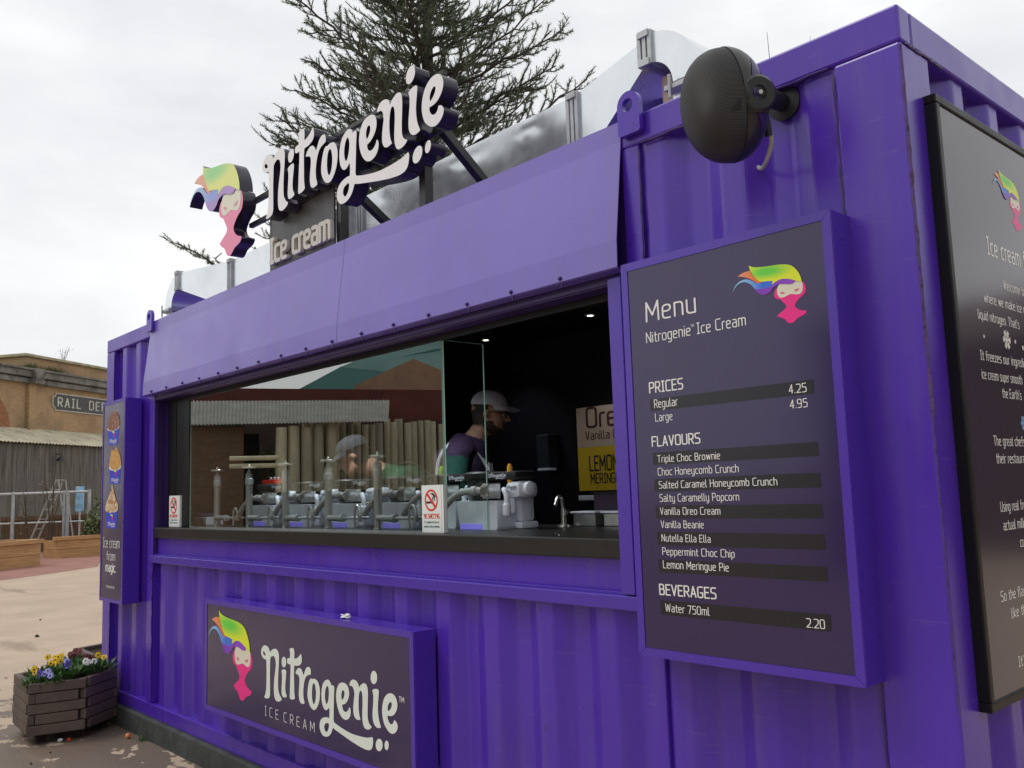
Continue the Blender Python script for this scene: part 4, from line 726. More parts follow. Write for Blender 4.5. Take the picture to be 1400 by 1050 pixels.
# stand mixers in white guards
M['violet'] = mat('violet lit guard base', (.30, .26, .75), .4, emit=((.25, .2, 1), .35))
def mixer_parts(t, x, y, z):
    bm = BM()
    prof_ = [(-.115, 0), (.135, 0), (.14, .015), (.14, .122), (-.128, .126), (-.135, .105), (-.125, .05), (-.118, .02)]
    f = lambda u, v, w: Vector((x + u, y - w, z + v)); fill(bm, [smooth_loop(prof_, 3, 50)], f, .09, .19); obj('bowl_guard', bm, M['white_plastic'], t, smooth=35)
    bm = BM(); box(bm, x - .11, x + .04, y - .093, y - .0905, z + .001, z + .024, .0005); obj('violet_glow_strip', bm, M['violet'], t)
    bm = BM(); box(bm, x + .15, x + .20, y + .0, y + .1, z, z + .03, .008); box(bm, x + .145, x + .19, y + .01, y + .09, z + .03, z + .21, .015); obj('stand', bm, M['white_plastic'], t, smooth=35)
    bm = BM(); lathe(bm, [(.068, .124), (.072, .135), (.076, .21), (.074, .22)], (x - .05, y, z), 24); obj('bowl', bm, M['smoke'], t, smooth=35)
    bm = BM(); lathe(bm, [(.088, .221), (.09, .226), (.09, .246), (.08, .254)], (x - .05, y, z), 24); box(bm, x - .02, x + .21, y - .04, y + .09, z + .212, z + .25, .012); obj('lid', bm, M['black_plastic'], t, smooth=35)
    bm = BM(); box(bm, x + .145, x + .245, y - .055, y + .07, z + .13, z + .205, .028); lathe(bm, [(.026, -.02), (.03, .0), (.03, .018), (.02, .024)], seg=20, mtx=Matrix.Translation((x + .245, y + .0, z + .172)) @ Matrix.Rotation(R(90), 4, 'Y')); obj('motor_head', bm, M['white_plastic'], t, smooth=40)
    bm = BM()
    for k in WK: fill(bm, [[(x + .162 + a * .07, z + .168 + b * .075) for a, b in lp] for lp in WORD[k]], FRONT(y - .0555), .0012)
    obj('wordmark', bm, M['black_plastic'], t)
    bm = BM()
    for k in WK: fill(bm, [[(x + .02 + a * .13, z + .218 + b * .09) for a, b in lp] for lp in WORD[k]], FRONT(y - .0405), .0012)
    obj('lid_wordmark', bm, M['white_plastic'], t)
    bm = BM(); box(bm, x + .09, x + .13, y - .13, y - .055, z + .135, z + .20, .004)
    for a in (-.02, .02):
        for b in (.148, .187): lathe(bm, [(.005, 0), (.005, .006)], seg=6, mtx=Matrix.Translation((x + .105 + a * .7, y - .13, z + b)) @ Matrix.Rotation(R(90), 4, 'X'))
    obj('flange', bm, M['chrome'], t)
    bm = BM(); tube(bm, bez([(x + .10, y - .14, z + .168), (x + .06, y - .15, z + .170), (x - .04, y - .15, z + .160), (x - .13, y - .15, z + .115), (x - .19, y - .15, z + .065)], 7), .0155, 12); lathe(bm, [(.02, -.012), (.02, .02)], seg=14, mtx=Matrix.Translation((x + .06, y - .148, z + .17)) @ Matrix.Rotation(R(90), 4, 'Y')); obj('hose', bm, M['hose'], t, smooth=True)
    bm = BM(); tube(bm, bez([(x + .16, y - .06, z + .165), (x + .185, y - .085, z + .17), (x + .205, y - .09, z + .145), (x + .205, y - .09, z + .11)], 6), .012, 10); lathe(bm, [(.016, .062), (.018, .068), (.018, .108), (.014, .112)], (x + .205, y - .09, z), 16); tube(bm, [(x + .18, y - .03, z + .135), (x + .18, y - .03, z + .07)], .013, 10); obj('nozzle', bm, M['white_plastic'], t, smooth=35)
mxs = [1.86, 2.32, 2.79, 3.28, 3.555, 3.905]
mlab = ['leftmost white guarded stand mixer, with the red box behind it', 'white guarded stand mixer second from the left, just right of the red box', 'white guarded stand mixer in front of the bent worker', 'white guarded stand mixer directly left of the right hand no smoking sign', 'white guarded stand mixer behind the right hand no smoking sign', 'rightmost white guarded stand mixer, clear of the glass with an orange spatula']
MX = thing('stand_mixer', mlab[0], 'mixer', (1.86, .42, 1.205), 'stand mixers along the counter'); mixer_parts(MX, 1.86, .42, 1.205)
for x, s in list(zip(mxs, mlab))[1:]:
    c = copy_tree(MX); c.location = (x, .42 if x != 3.555 else .47, 1.205); c['label'] = s
# spatulas
def spatula(x, y, z, colr, lab):
    t = thing('spatula', lab, 'spatula', (x, y, z)); bm = BM(); tube(bm, [(x, y, z), (x + .003, y, z + .03), (x + .004, y, z + .085), (x + .004, y, z + .098)], [.009, .0125, .0125, .006], 10); obj('handle', bm, mat('spatula handle', colr, .4), t, smooth=True)
    bm = BM(); box(bm, x - .006, x + .006, y - .003, y + .003, z - .07, z, .001); obj('blade', bm, M['chrome'], t)
spatula(4.055, .40, 1.39, (.78, .40, .02), 'orange handled spatula standing in the rightmost mixer')
spatula(3.54, .42, 1.40, (.45, .85, .05), 'bright green handled spatula beside the edge of the glass')
t = thing('red_box', 'small bright red carton on the leftmost mixer by the glass', 'box', (1.60, .55, 1.43)); bm = BM(); box(bm, 1.515, 1.68, .5, .6, 1.432, 1.49, .004); obj('body', bm, mat('red cardboard', (.75, .03, .02), .45, var=.15, vscale=20), t); bm = BM()
for x in (1.54, 1.59, 1.64): tube(bm, [(x, .55, 1.49), (x + .01, .55, 1.503)], .008, 8)
obj('cap', bm, M['white_plastic'], t)
bm = BM(); box(bm, 1.50, 1.70, .49, .62, 1.205, 1.431, .006); tag(obj('carton', bm, mat('brown carton', (.10, .07, .06), .7, var=.2), None, base=(1.6, .55, 1.205)), 'dark carton standing under the small bright red carton', 'carton')
t = thing('kitchen_scale', 'small pale kitchen scale with round dial at left end of counter', 'scale', (1.17, .30, 1.205))
bm = BM(); box(bm, 1.05, 1.25, .24, .36, 1.205, 1.262, .008); obj('body', bm, M['white_plastic'], t); bm = BM(); lathe(bm, [(.026, 0), (.026, .004)], seg=20, mtx=Matrix.Translation((1.205, .24, 1.23)) @ Matrix.Rotation(R(90), 4, 'X')); obj('dial', bm, M['galv_dull'], t); bm = BM(); lathe(bm, [(.03, .258), (.06, .272), (.062, .276)], (1.13, .3, 1.008), 16); obj('pan', bm, mat('blue pan', (.1, .2, .4), .4), t, smooth=True)
# no smoking signs
M['sign_white'] = mat('white acrylic notice', (.80, .84, .82), .25); M['sign_red'] = mat('red notice ink', (.72, .04, .02), .35); M['sign_black'] = mat('black notice ink', (.02, .02, .02), .4); M['sign_teal'] = mat('dark teal notice ink', (.02, .16, .16), .4)
def nosmoke(x0, x1, z0, z1, y, lab, nm):
    t = thing('no_smoking_sign', lab, 'sign', ((x0 + x1) / 2, y, z0), 'no smoking notices in the window')
    bm = BM(); box(bm, x0, x1, y - .0005, y + .003, z0, z1, .0006); box(bm, x1 + .001, x1 + .014, y + .001, y + .02, z0, z1); obj('plate', bm, [M['sign_white']], t)
    w = x1 - x0; cx = (x0 + x1) / 2; cz = z1 - .42 * (z1 - z0) + .02; r = w * .34; F = FRONT(y - .0005); bm = BM()
    C = lambda q, n=28: [(cx + q * math.cos(a), cz + q * math.sin(a)) for a in np.arange(n) * 2 * math.pi / n]
    fill(bm, [[(cx - r * .75, cz - r * .3), (cx + r * .35, cz - r * .3), (cx + r * .35, cz - r * .1), (cx - r * .75, cz - r * .1)]], F, .0006, mi=1)
    for k in range(2):
        s = [(np.array(p), np.array(q)) for p, q in zip([(.3 + .25 * k, 0), (.2 + .3 * k, .2), (.45 + .2 * k, .35), (.2 + .2 * k, .55)], [(.2 + .3 * k, .2), (.45 + .2 * k, .35), (.2 + .2 * k, .55), (-.05 + .25 * k, .6)])]
        fill(bm, [[(cx + a * r, cz + b * r) for a, b in lp] for lp in contours(s, .06, .04)], F, .0006, mi=1)
    fill(bm, [C(r), C(r * .82)], F, .0010, mi=0)
    d = r * .09; fill(bm, [[(cx - r * .62 - d, cz + r * .62 - d), (cx + r * .62 - d, cz - r * .62 - d), (cx + r * .62 + d, cz - r * .62 + d), (cx - r * .62 + d, cz + r * .62 + d)]], F, .0014, mi=0)
    obj('symbol', bm, [M['sign_red'], M['sign_black']], t)
    bm = BM(); write(bm, 'NO SMOKING', x0 + .1 * w, z0 + .30 * (z1 - z0), .018, w * .8, F, .0006, .09, mi=0)
    write(bm, 'It is against the law to', x0 + .12 * w, z0 + .2 * (z1 - z0), .009, w * .76, F, .0006, .08, mi=1); write(bm, 'smoke in these premises', x0 + .1 * w, z0 + .11 * (z1 - z0), .009, w * .8, F, .0006, .08, mi=1)
    obj('lettering', bm, [M['sign_red'], M['sign_teal']], t)
nosmoke(3.850, 3.985, 1.206, 1.405, .075, 'white no smoking notice at the free right edge of the glass', 0)
nosmoke(1.06, 1.216, 1.208, 1.408, .072, 'white no smoking notice on the black frame at the left window end', 1)
# poster on the back wall
t = thing('flavour_poster', 'large flavour poster with cream upper half and yellow lower half on back wall', 'poster', (2.95, 2.3, 1.35))
bm = BM(); box(bm, 2.66, 3.30, 2.27, 2.355, 1.32, 1.94, .004); obj('frame', bm, M['black_frame'], t)
bm = BM(); box(bm, 2.692, 3.27, 2.262, 2.269, 1.645, 1.918); obj('upper_print', bm, mat('cream poster print', (.62, .48, .36), .5, var=.2, vscale=3, dark=((.75, .36, .16), 2.2, .5, .25)), t)
bm = BM(); box(bm, 2.692, 3.27, 2.262, 2.269, 1.35, 1.6445); obj('lower_print', bm, mat('yellow poster print', (.78, .52, .02), .5, var=.08), t)
bm = BM(); F = FRONT(2.262); write(bm, 'Oreo', 2.79, 1.78, .13, .36, F, .001, .06); write(bm, 'Vanilla Cream', 2.775, 1.695, .055, .45, F, .001, .06); obj('script_lettering', bm, mat('brown poster ink', (.10, .035, .03), .5), t)
bm = BM(); write(bm, 'LEMON', 2.80, 1.485, .095, .25, F, .001, .07); write(bm, 'MERINGUE PIE', 2.805, 1.40, .062, .41, F, .001, .07); obj('lettering', bm, mat('dark poster ink', (.03, .025, .03), .5), t)
bm = BM(); box(bm, 2.68, 3.3, 2.262, 2.30, 1.285, 1.318, .003); tag(obj('light_strip', bm, M['white_plastic'], None, base=(3, 2.28, 1.3)), 'pale strip under the flavour poster on the back wall', 'strip')
# right end of the counter: tap, tubs, card
t = thing('bar_tap', 'small chrome tap on the dark counter left of the steel tubs', 'tap', (4.16, .62, 1.205)); bm = BM(); lathe(bm, [(.03, 0), (.026, .008), (.013, .012), (.012, .08)], (4.16, .62, 1.205), 14); obj('base', bm, M['chrome'], t, smooth=True)
bm = BM(); tube(bm, bez([(4.16, .62, 1.28), (4.16, .61, 1.33), (4.17, .58, 1.335), (4.18, .55, 1.30)], 6), .008, 8); obj('spout', bm, M['chrome'], t, smooth=True); bm = BM(); tube(bm, [(4.16, .62, 1.245), (4.21, .60, 1.275)], .006, 8); obj('lever', bm, M['chrome'], t)
for i, (x0, x1, lab) in enumerate(((4.18, 4.33, 'rectangular steel tub on the counter in front of the dark card'), (4.36, 4.5, 'rectangular steel tub on the counter half hidden by the right jamb'))):
    t = thing('steel_tub', lab, 'tub', ((x0 + x1) / 2, .9, 1.05), 'steel tubs on the counter'); bm = BM(); y0_, y1_ = .64, .74; box(bm, x0 + .01, x1 - .01, y0_ + .01, y1_ - .01, 1.2055, 1.262, .004); obj('body', bm, M['chrome'], t); bm = BM(); box(bm, x0, x1, y0_, y1_, 1.262, 1.27, .002); obj('rim', bm, M['white_plastic'], t)
t = thing('counter_card', 'small dark card standing behind the steel tub on the counter', 'card', (4.29, .76, 1.206)); bm = BM(); box(bm, 4.21, 4.36, .765, .772, 1.206, 1.345, .002); obj('sheet', bm, mat('dark plum card', (.05, .035, .055), .3), t); bm = BM(); box(bm, 4.2, 4.37, .755, .785, 1.345, 1.35, .001); obj('top_edge', bm, M['black_steel'], t)
t = thing('towel_dispenser', 'grey paper towel dispenser dimly seen on the back wall', 'dispenser', (2.37, 2.3, 1.5)); bm = BM(); box(bm, 2.30, 2.42, 2.24, 2.355, 1.52, 1.76, .01); obj('body', bm, mat('dim grey plastic', (.03, .032, .04), .4), t); bm = BM(); box(bm, 2.32, 2.44, 2.225, 2.3, 1.50, 1.518, .003); obj('paper', bm, M['white_plastic'], t)
# tissue on the low sign
def crumple(bm, c, s, seed, mi=0):
    r = bmesh.ops.create_icosphere(bm, subdivisions=3, radius=1)
    for v in r['verts']:
        k = .7 + .5 * mnoise.noise(v.co * 1.6 + Vector((seed, 0, 0))) + .25 * mnoise.noise(v.co * 4 + Vector((0, seed, 0))); v.co = Vector((c[0] + v.co.x * k * s[0], c[1] + v.co.y * k * s[1], c[2] + v.co.z * k * s[2]))
bm = BM(); crumple(bm, (3.43, -.05, .838), (.042, .026, .013), 3); tag(obj('tissue', bm, M['ink'], None, base=(3.43, -.05, .83)), 'crumpled white tissue lying on top of the low wordmark sign', 'tissue')
# ------------------------------------------------------------------ ground and path
M['ground'] = mat('pale tan concrete', (.50, .39, .29), .85, var=.12, vscale=1.3, bump=.25, bscale=60)
n, l, bb = nodes(M['ground']); src = bb.inputs['Base Color'].links[0].from_socket
t_ = n.new('ShaderNodeTexCoord')
def nnoise(s, d=6, sc=(1, 1, 1)):
    mpn = n.new('ShaderNodeMapping'); mpn.inputs['Scale'].default_value = sc; l.new(t_.outputs['Object'], mpn.inputs[0]); k = n.new('ShaderNodeTexNoise'); k.inputs['Scale'].default_value = s; k.inputs['Detail'].default_value = d; k.inputs['Roughness'].default_value = .62; l.new(mpn.outputs[0], k.inputs['Vector']); return k.outputs[0]
def math2(op, a, b):
    k = n.new('ShaderNodeMath'); k.operation = op
    for i, q in enumerate((a, b)):
        if isinstance(q, (int, float)): k.inputs[i].default_value = q
        else: l.new(q, k.inputs[i])
    return k.outputs[0]
def ramp(a, p0, p1):
    k = n.new('ShaderNodeMapRange'); k.interpolation_type = 'SMOOTHSTEP'; k.inputs[1].default_value = p0; k.inputs[2].default_value = p1; l.new(a, k.inputs[0]); return k.outputs[0]
def mixc(f, a, c):
    k = n.new('ShaderNodeMixRGB'); l.new(f, k.inputs[0]); l.new(a, k.inputs[1]); k.inputs[2].default_value = (*c, 1); return k.outputs[0]
# wet stain spreading from the kiosk's foot
mpn = n.new('ShaderNodeMapping'); mpn.vector_type = 'TEXTURE'; mpn.inputs['Location'].default_value = (1.3, -.25, 0); mpn.inputs['Scale'].default_value = (1.9, 1.15, 10); l.new(t_.outputs['Object'], mpn.inputs[0])
ln = n.new('ShaderNodeVectorMath'); ln.operation = 'LENGTH'; l.new(mpn.outputs[0], ln.inputs[0])
wet = ramp(math2('ADD', ln.outputs['Value'], math2('MULTIPLY', math2('SUBTRACT', nnoise(3.6, 8, (1, 1.5, 1)), .5), 6.5)), 1.02, .90)
col = mixc(math2('MULTIPLY', wet, .86), src, (.085, .062, .045))
streak = ramp(nnoise(.55, 7, (.35, 1.5, 1)), .585, .66); col = mixc(math2('MULTIPLY', streak, .6), col, (.22, .16, .11))
spk = ramp(nnoise(26, 2), .68, .73); col = mixc(math2('MULTIPLY', spk, .5), col, (.2, .15, .1)); grit = ramp(nnoise(170, 2), .40, .66); col = mixc(math2('MULTIPLY', grit, .30), col, (.24, .19, .15))
l.new(col, bb.inputs['Base Color'])
l.new(math2('SUBTRACT', .88, math2('MULTIPLY', wet, .3)), bb.inputs['Roughness'])
bm = BM(); bmesh.ops.create_grid(bm, x_segments=40, y_segments=40, size=400, matrix=Matrix.Translation((0, 0, GZ))); tag(obj('ground', bm, M['ground']), kind='structure')
M['redpath'] = mat('reddish resin path', (.30, .145, .115), .85, var=.18, vscale=2, bump=.2, bscale=80)
bm = BM()
v = [bm.verts.new((x, y, GZ + .004)) for x, y in ((-10.5, -2.2), (-14.0, 2.5), (-14.9, 3.75), (-15.9, 4.95), (-20.2, 6.45), (-24, 9.0), (-26, 6.5), (-18, 2.2), (-13.4, -3.6))]
bm.faces.new(v); bmesh.ops.recalc_face_normals(bm, faces=bm.faces)
for f in bm.faces:
    if f.normal.z < 0: f.normal_flip()
tag(obj('path', bm, M['redpath']), kind='structure')

# ------------------------------------------------------------------ flower planters
M['plank'] = mat('brown recycled plank', (.100, .070, .060), .62, var=.22, vscale=7, bump=.25, bscale=40, stretch=(1, 1, .4), dark=((.12, .09, .07), 5, .56, .1))
M['soil'] = mat('dark soil', (.03, .02, .014), .95, var=.5, vscale=40, bump=.8, bscale=50)
HEX = [(.09, -.59), (.58, -.62), (.66, -.30), (.45, -.035), (.16, -.03), (.0, -.30)]
def planter(name, label, pts, z0, z1, n=5):
    cx = sum(p[0] for p in pts) / len(pts); cy = sum(p[1] for p in pts) / len(pts)
    t = thing(name, label, 'planter', (cx, cy, GZ)); N = len(pts); th = .042; hh = (z1 - z0) / n
    inn = [(cx + (x - cx) * .82, cy + (y - cy) * .82) for x, y in pts]
    for k in range(n):
        bm = BM()
        for i in range(N):
            a, b = Vector((*pts[i], 0)), Vector((*pts[(i + 1) % N], 0)); d = (b - a).normalized(); o = Vector((d.y, -d.x, 0)); L_ = (b - a).length
            s = .0 if (i + k) % 2 else th; e = .0 if (i + k + 1) % 2 == 0 else th
            m = Matrix(((d.x, o.x, 0, a.x), (d.y, o.y, 0, a.y), (0, 0, 1, 0), (0, 0, 0, 1))); jj = rng.uniform(-.002, .003)
            box(bm, s, L_ - e, -th + jj, jj, z0 + k * hh + .0025, z0 + (k + 1) * hh - .0025, .004, 0, m)
        obj('plank_course', bm, M['plank'], t)
    bm = BM(); fill(bm, [[(cx + (x - cx) * .90, cy + (y - cy) * .90) for x, y in pts]], lambda u, v, w: Vector((u, v, z1 - .035 + w)), 0, .012); obj('soil', bm, M['soil'], t)
    bm = BM(); fill(bm, [[(cx + (x - cx) * .93, cy + (y - cy) * .93) for x, y in pts]], lambda u, v, w: Vector((u, v, z1 - .05 + w)), 0, z1 - z0 - .055); obj('liner', bm, M['soil'], t)
    for x, y in inn:
        x, y = cx + (x - cx) * .85, cy + (y - cy) * .85; bm = BM(); box(bm, x - .025, x + .025, y - .025, y + .025, GZ - .01, z0 + .02); obj('foot', bm, M['soil'], t)
    return t
planter('flower_planter', 'brown plank planter box full of mixed pansies at the kiosk corner', HEX, -.068, .255)
planter('flower_planter', 'brown plank planter mostly hidden behind the far left end of the kiosk', [(x * 1.0 - .80, y + .62) for x, y in HEX], -.068, .255)
M['leaf'] = mat('fresh green pansy leaf', (.055, .13, .03), .5, var=.4, vscale=30); 
def pmat(nm, c): return mat(nm, c, .55, var=.12, vscale=60)
PC = {'yellow': pmat('yellow pansy petal', (.80, .52, .01)), 'maroon': pmat('maroon pansy petal', (.12, .008, .012)), 'white': pmat('white pansy petal', (.72, .72, .70)), 'violet': pmat('pale violet pansy petal', (.32, .30, .68)), 'blue': pmat('deep blue pansy petal', (.06, .05, .32))}
M['pansy_eye'] = mat('dark pansy eye', (.03, .006, .012), .6)
def pansy(x, y, z, colr, nf, lab, r=.019):
    t = thing('pansy_plant', lab, 'flower', (x, y, z), 'pansies in the planter box'); bm = BM()
    for i in range(110):
        a = rng.uniform(0, 6.283); rr = rng.uniform(.0, .075); L_ = rng.uniform(.04, .085); w = rng.uniform(.007, .013); el = rng.uniform(.3, 1.4); d = Vector((math.cos(a) * math.cos(el), math.sin(a) * math.cos(el), math.sin(el))); s = Vector((-math.sin(a), math.cos(a), 0)) * w; p = Vector((x + rr * math.cos(a), y + rr * math.sin(a), z - .02 + rng.uniform(0, .025)))
        q = [p, p + d * L_ * .5 + s, p + d * L_ + Vector((0, 0, -.006)), p + d * L_ * .5 - s]; bm.faces.new([bm.verts.new(c) for c in q])
    obj('leaves', bm, M['leaf'], t)
    for f_ in range(nf):
        bm = BM(); c = Vector((x + rng.uniform(-.045, .045), y + rng.uniform(-.045, .045), z + rng.uniform(.045, .085))); nn = (Vector((.75, -.55, .45)) + Vector((rng.uniform(-.5, .5), rng.uniform(-.5, .5), rng.uniform(-.2, .4)))).normalized(); u = nn.orthogonal().normalized(); w_ = nn.cross(u)
        for k in range(5):
            a = k * 1.2566; ctr = c + (u * math.cos(a) + w_ * math.sin(a)) * r * .55 - nn * .002 * (k % 2); vs = [bm.verts.new(ctr + (u * math.cos(b) + w_ * math.sin(b)) * r * .62 + nn * .003 * math.sin(2 * b)) for b in np.arange(9) * 6.283 / 9]; bm.faces.new(vs)
        vs = [bm.verts.new(c + nn * .004 + (u * math.cos(b) + w_ * math.sin(b)) * r * (.34 if k % 2 else .26)) for k, b in enumerate(np.arange(8) * 6.283 / 8)]; f = bm.faces.new(vs); f.material_index = 1
        obj('blossom', bm, [PC[colr], M['pansy_eye']], t)
for x, y, cc, nf, lab in ((.25, -.37, 'yellow', 9, 'cluster of bright yellow pansies with dark eyes at the middle of the planter'), (.36, -.50, 'yellow', 4, 'smaller yellow pansies near the left end of the planter'), (.06, -.19, 'maroon', 6, 'dark maroon pansies at the back of the planter'), (.24, -.14, 'maroon', 4, 'dark maroon pansy close to the kiosk corner post'), (.40, -.13, 'yellow', 2, 'single yellow pansy beside the kiosk corner'),
  (.47, -.22, 'white', 4, 'white pansies near the right end of the planter'), (.55, -.46, 'violet', 2, 'pale violet pansies hanging over the front edge of the planter'), (.48, -.48, 'violet', 2, 'pale violet pansy below the big yellow cluster'), (.52, -.35, 'blue', 2, 'deep blue pansy in the middle front of the planter'), (.50, -.56, 'blue', 1, 'deep blue pansy at the left front corner of the planter'), (.38, -.30, 'violet', 1, 'small pale violet pansy among green leaves at the planter centre'), (.25, -.25, 'blue', 0, 'leafy green pansy with no open flower behind the blue one'), (.17, -.45, 'blue', 0, 'leafy green pansy with no open flower at the far rim'), (.42, -.40, 'yellow', 0, 'leafy green pansy with no open flower in the front row')):
    pansy(x, y, .235 + .03 * (y > -.42), cc, nf, lab)
# litter
bm = BM(); crumple(bm, (.60, -.43, GZ + .012), (.028, .018, .012), 8); tag(obj('litter_scrap', bm, M['ink'], None, base=(.6, -.43, GZ)), 'torn white paper scrap on the ground in front of planter', 'litter')
bm = BM(); crumple(bm, (.64, -.39, GZ + .014), (.013, .012, .014), 5); tag(obj('litter_scrap', bm, M['sign_red'], None, base=(.64, -.39, GZ)), 'tiny red wrapper scrap beside the white paper', 'litter')
bm = BM(); r_ = bmesh.ops.create_uvsphere(bm, u_segments=16, v_segments=10, radius=.017, matrix=Matrix.Translation((.86, -.10, GZ + .016))); tag(obj('orange_ball', bm, mat('orange peelish ball', (.72, .22, .06), .45, var=.2, vscale=60), None, smooth=True, base=(.86, -.1, GZ)), 'small orange ball on the ground by the dark plinth', 'ball')
bm = BM()
for i in range(90):
    a = rng.uniform(0, 6.28); p = Vector((.98 + rng.gauss(0, .035), -.05 + rng.gauss(0, .015), GZ)); d = Vector((math.cos(a) * .5, math.sin(a) * .5, 1)).normalized() * rng.uniform(.015, .04); s = Vector((-math.sin(a), math.cos(a), 0)) * .002
    bm.faces.new([bm.verts.new(c) for c in (p - s, p + s, p + d)])
tag(obj('grass_tuft', bm, M['leaf']), 'small tuft of grass at the foot of the plinth', 'weed')
for i, (x, y, s) in enumerate(((-4.57, .75, .034), (-2.2, -.6, .012), (1.0, -.7, .012), (.83, -.55, .01), (-6.2, 1.2, .02))):
    bm = BM(); crumple(bm, (x, y, GZ + s * .4), (s, s * .8, s * .6), 11 + i); tag(obj('pebble', bm, mat('dark pebble', (.05, .03, .025), .8), None, base=(x, y, GZ)), ['larger dark clod lying alone on the pale concrete', 'small dark pebble on the pale concrete left of the kiosk', 'small dark pebble on the stained ground before the plinth', 'tiny dark pebble near the planter front', 'small dark pebble far out on the pale concrete'][i], 'pebble', 'loose pebbles on the ground')

# ------------------------------------------------------------------ rail depot building at left
D2 = Vector((-.562, .827, 0)).normalized(); N2 = Vector((D2.y, -D2.x, 0)); A2 = Vector((-31.6, 6.2, 0))
def P2(s, o, z): return A2 + D2 * s + N2 * o + Vector((0, 0, z))
M2 = Matrix(((D2.x, N2.x, 0, A2.x), (D2.y, N2.y, 0, A2.y), (0, 0, 1, 0), (0, 0, 0, 1)))
def box2(bm, s0, s1, o0, o1, z0, z1, bev=0., mi=0): return box(bm, s0, s1, o0, o1, z0, z1, bev, mi, M2)
def along(m, scale, sx=1.):
    """swizzles so that texture x runs along the depot wall and y runs up"""
    n, l, bb = nodes(m); t = n.new('ShaderNodeTexCoord'); dt = n.new('ShaderNodeVectorMath'); dt.operation = 'DOT_PRODUCT'; l.new(t.outputs['Object'], dt.inputs[0]); dt.inputs[1].default_value = D2[:]
    s = n.new('ShaderNodeSeparateXYZ'); l.new(t.outputs['Object'], s.inputs[0]); c = n.new('ShaderNodeCombineXYZ'); l.new(dt.outputs['Value'], c.inputs[0]); l.new(s.outputs[2], c.inputs[1])
    mp_ = n.new('ShaderNodeMapping'); mp_.inputs['Scale'].default_value = (scale * sx, scale, scale); l.new(c.outputs[0], mp_.inputs[0]); return mp_.outputs[0]
M['depot_brick'] = mat('tan brick', (.36, .23, .12), .85)
n, l, bb = nodes(M['depot_brick']); V = along(M['depot_brick'], 1.0); br = n.new('ShaderNodeTexBrick'); l.new(V, br.inputs[0]); br.inputs['Scale'].default_value = 4.4; br.inputs['Color1'].default_value = (.40, .26, .135, 1); br.inputs['Color2'].default_value = (.31, .20, .105, 1); br.inputs['Mortar'].default_value = (.36, .27, .16, 1); br.inputs['Mortar Size'].default_value = .018
k = n.new('ShaderNodeTexNoise'); k.inputs['Scale'].default_value = .8; k.inputs['Detail'].default_value = 7; l.new(V, k.inputs[0]); rp = n.new('ShaderNodeValToRGB'); rp.color_ramp.elements[0].position = .46; rp.color_ramp.elements[0].color = (0, 0, 0, 1); rp.color_ramp.elements[1].position = .72; rp.color_ramp.elements[1].color = (.75, .75, .75, 1); l.new(k.outputs[0], rp.inputs[0])
mi_ = n.new('ShaderNodeMixRGB'); l.new(rp.outputs[0], mi_.inputs[0]); l.new(br.outputs[0], mi_.inputs[1]); mi_.inputs[2].default_value = (.13, .10, .06, 1); l.new(mi_.outputs[0], bb.inputs['Base Color'])
M['stone'] = mat('grey weathered stone cornice', (.17, .165, .15), .85, var=.35, vscale=1.5, dark=((.06, .06, .05), 2.5, .5, .15)); M['stone_pale'] = mat('lichened coping stone', (.34, .31, .20), .85, var=.3, vscale=3)
M['cladding'] = mat('grey weathered boards', (.115, .108, .098), .85)
n, l, bb = nodes(M['cladding']); V = along(M['cladding'], 1.0); k = n.new('ShaderNodeTexNoise'); k.inputs['Scale'].default_value = 1; k.inputs['Detail'].default_value = 8; k.inputs['Roughness'].default_value = .7; mp_ = n.new('ShaderNodeMapping'); mp_.inputs['Scale'].default_value = (7.5, .45, 1); l.new(V, mp_.inputs[0]); l.new(mp_.outputs[0], k.inputs[0])
rp = n.new('ShaderNodeValToRGB'); rp.color_ramp.elements[0].position = .32; rp.color_ramp.elements[0].color = (.035, .034, .032, 1); rp.color_ramp.elements[1].position = .72; rp.color_ramp.elements[1].color = (.20, .185, .16, 1); l.new(k.outputs[0], rp.inputs[0]); l.new(rp.outputs[0], bb.inputs['Base Color'])
M['roof_sheet'] = mat('pale corrugated roofing', (.55, .50, .36), .7, var=.2, vscale=1.5, dark=((.30, .28, .22), 2.2, .5, .2))
RD = thing('rail_depot', 'tan brick depot building with grey cornice, arch and lean-to of grey boards', 'building', tuple(P2(3, 0, GZ)))
bm = BM(); box2(bm, -14, 24, -.6, 0, GZ, 6.25); box2(bm, -14, -1.9, -6, -.6, GZ, 6.0); obj('wall', bm, M['depot_brick'], RD)
bm = BM(); box2(bm, 1.25, 1.62, 0, .16, 4.2, 6.25, .02); obj('pilaster', bm, M['depot_brick'], RD)
bm = BM(); box2(bm, -14, 24, -.7, .22, 6.22, 6.42, .02); box2(bm, -14, 24, -.7, .34, 6.46, 6.72, .03); box2(bm, -14, 24, -.7, .42, 6.72, 6.80, .01); box2(bm, 1.2, 1.67, .2, .5, 6.2, 6.81, .02); box2(bm, -14, 24, -.65, .1, 6.42, 6.46); obj('cornice', bm, M['stone'], RD)
bm = BM(); box2(bm, 1.75, 24, -3.6, -.5, 6.8, 7.42); obj('parapet', bm, M['depot_brick'], RD)
bm = BM(); box2(bm, 1.6, 24, -3.75, -.38, 7.42, 7.54, .02); box2(bm, -14, .55, -2.5, -1.2, 6.8, 7.06, .02); obj('coping', bm, M['stone_pale'], RD)
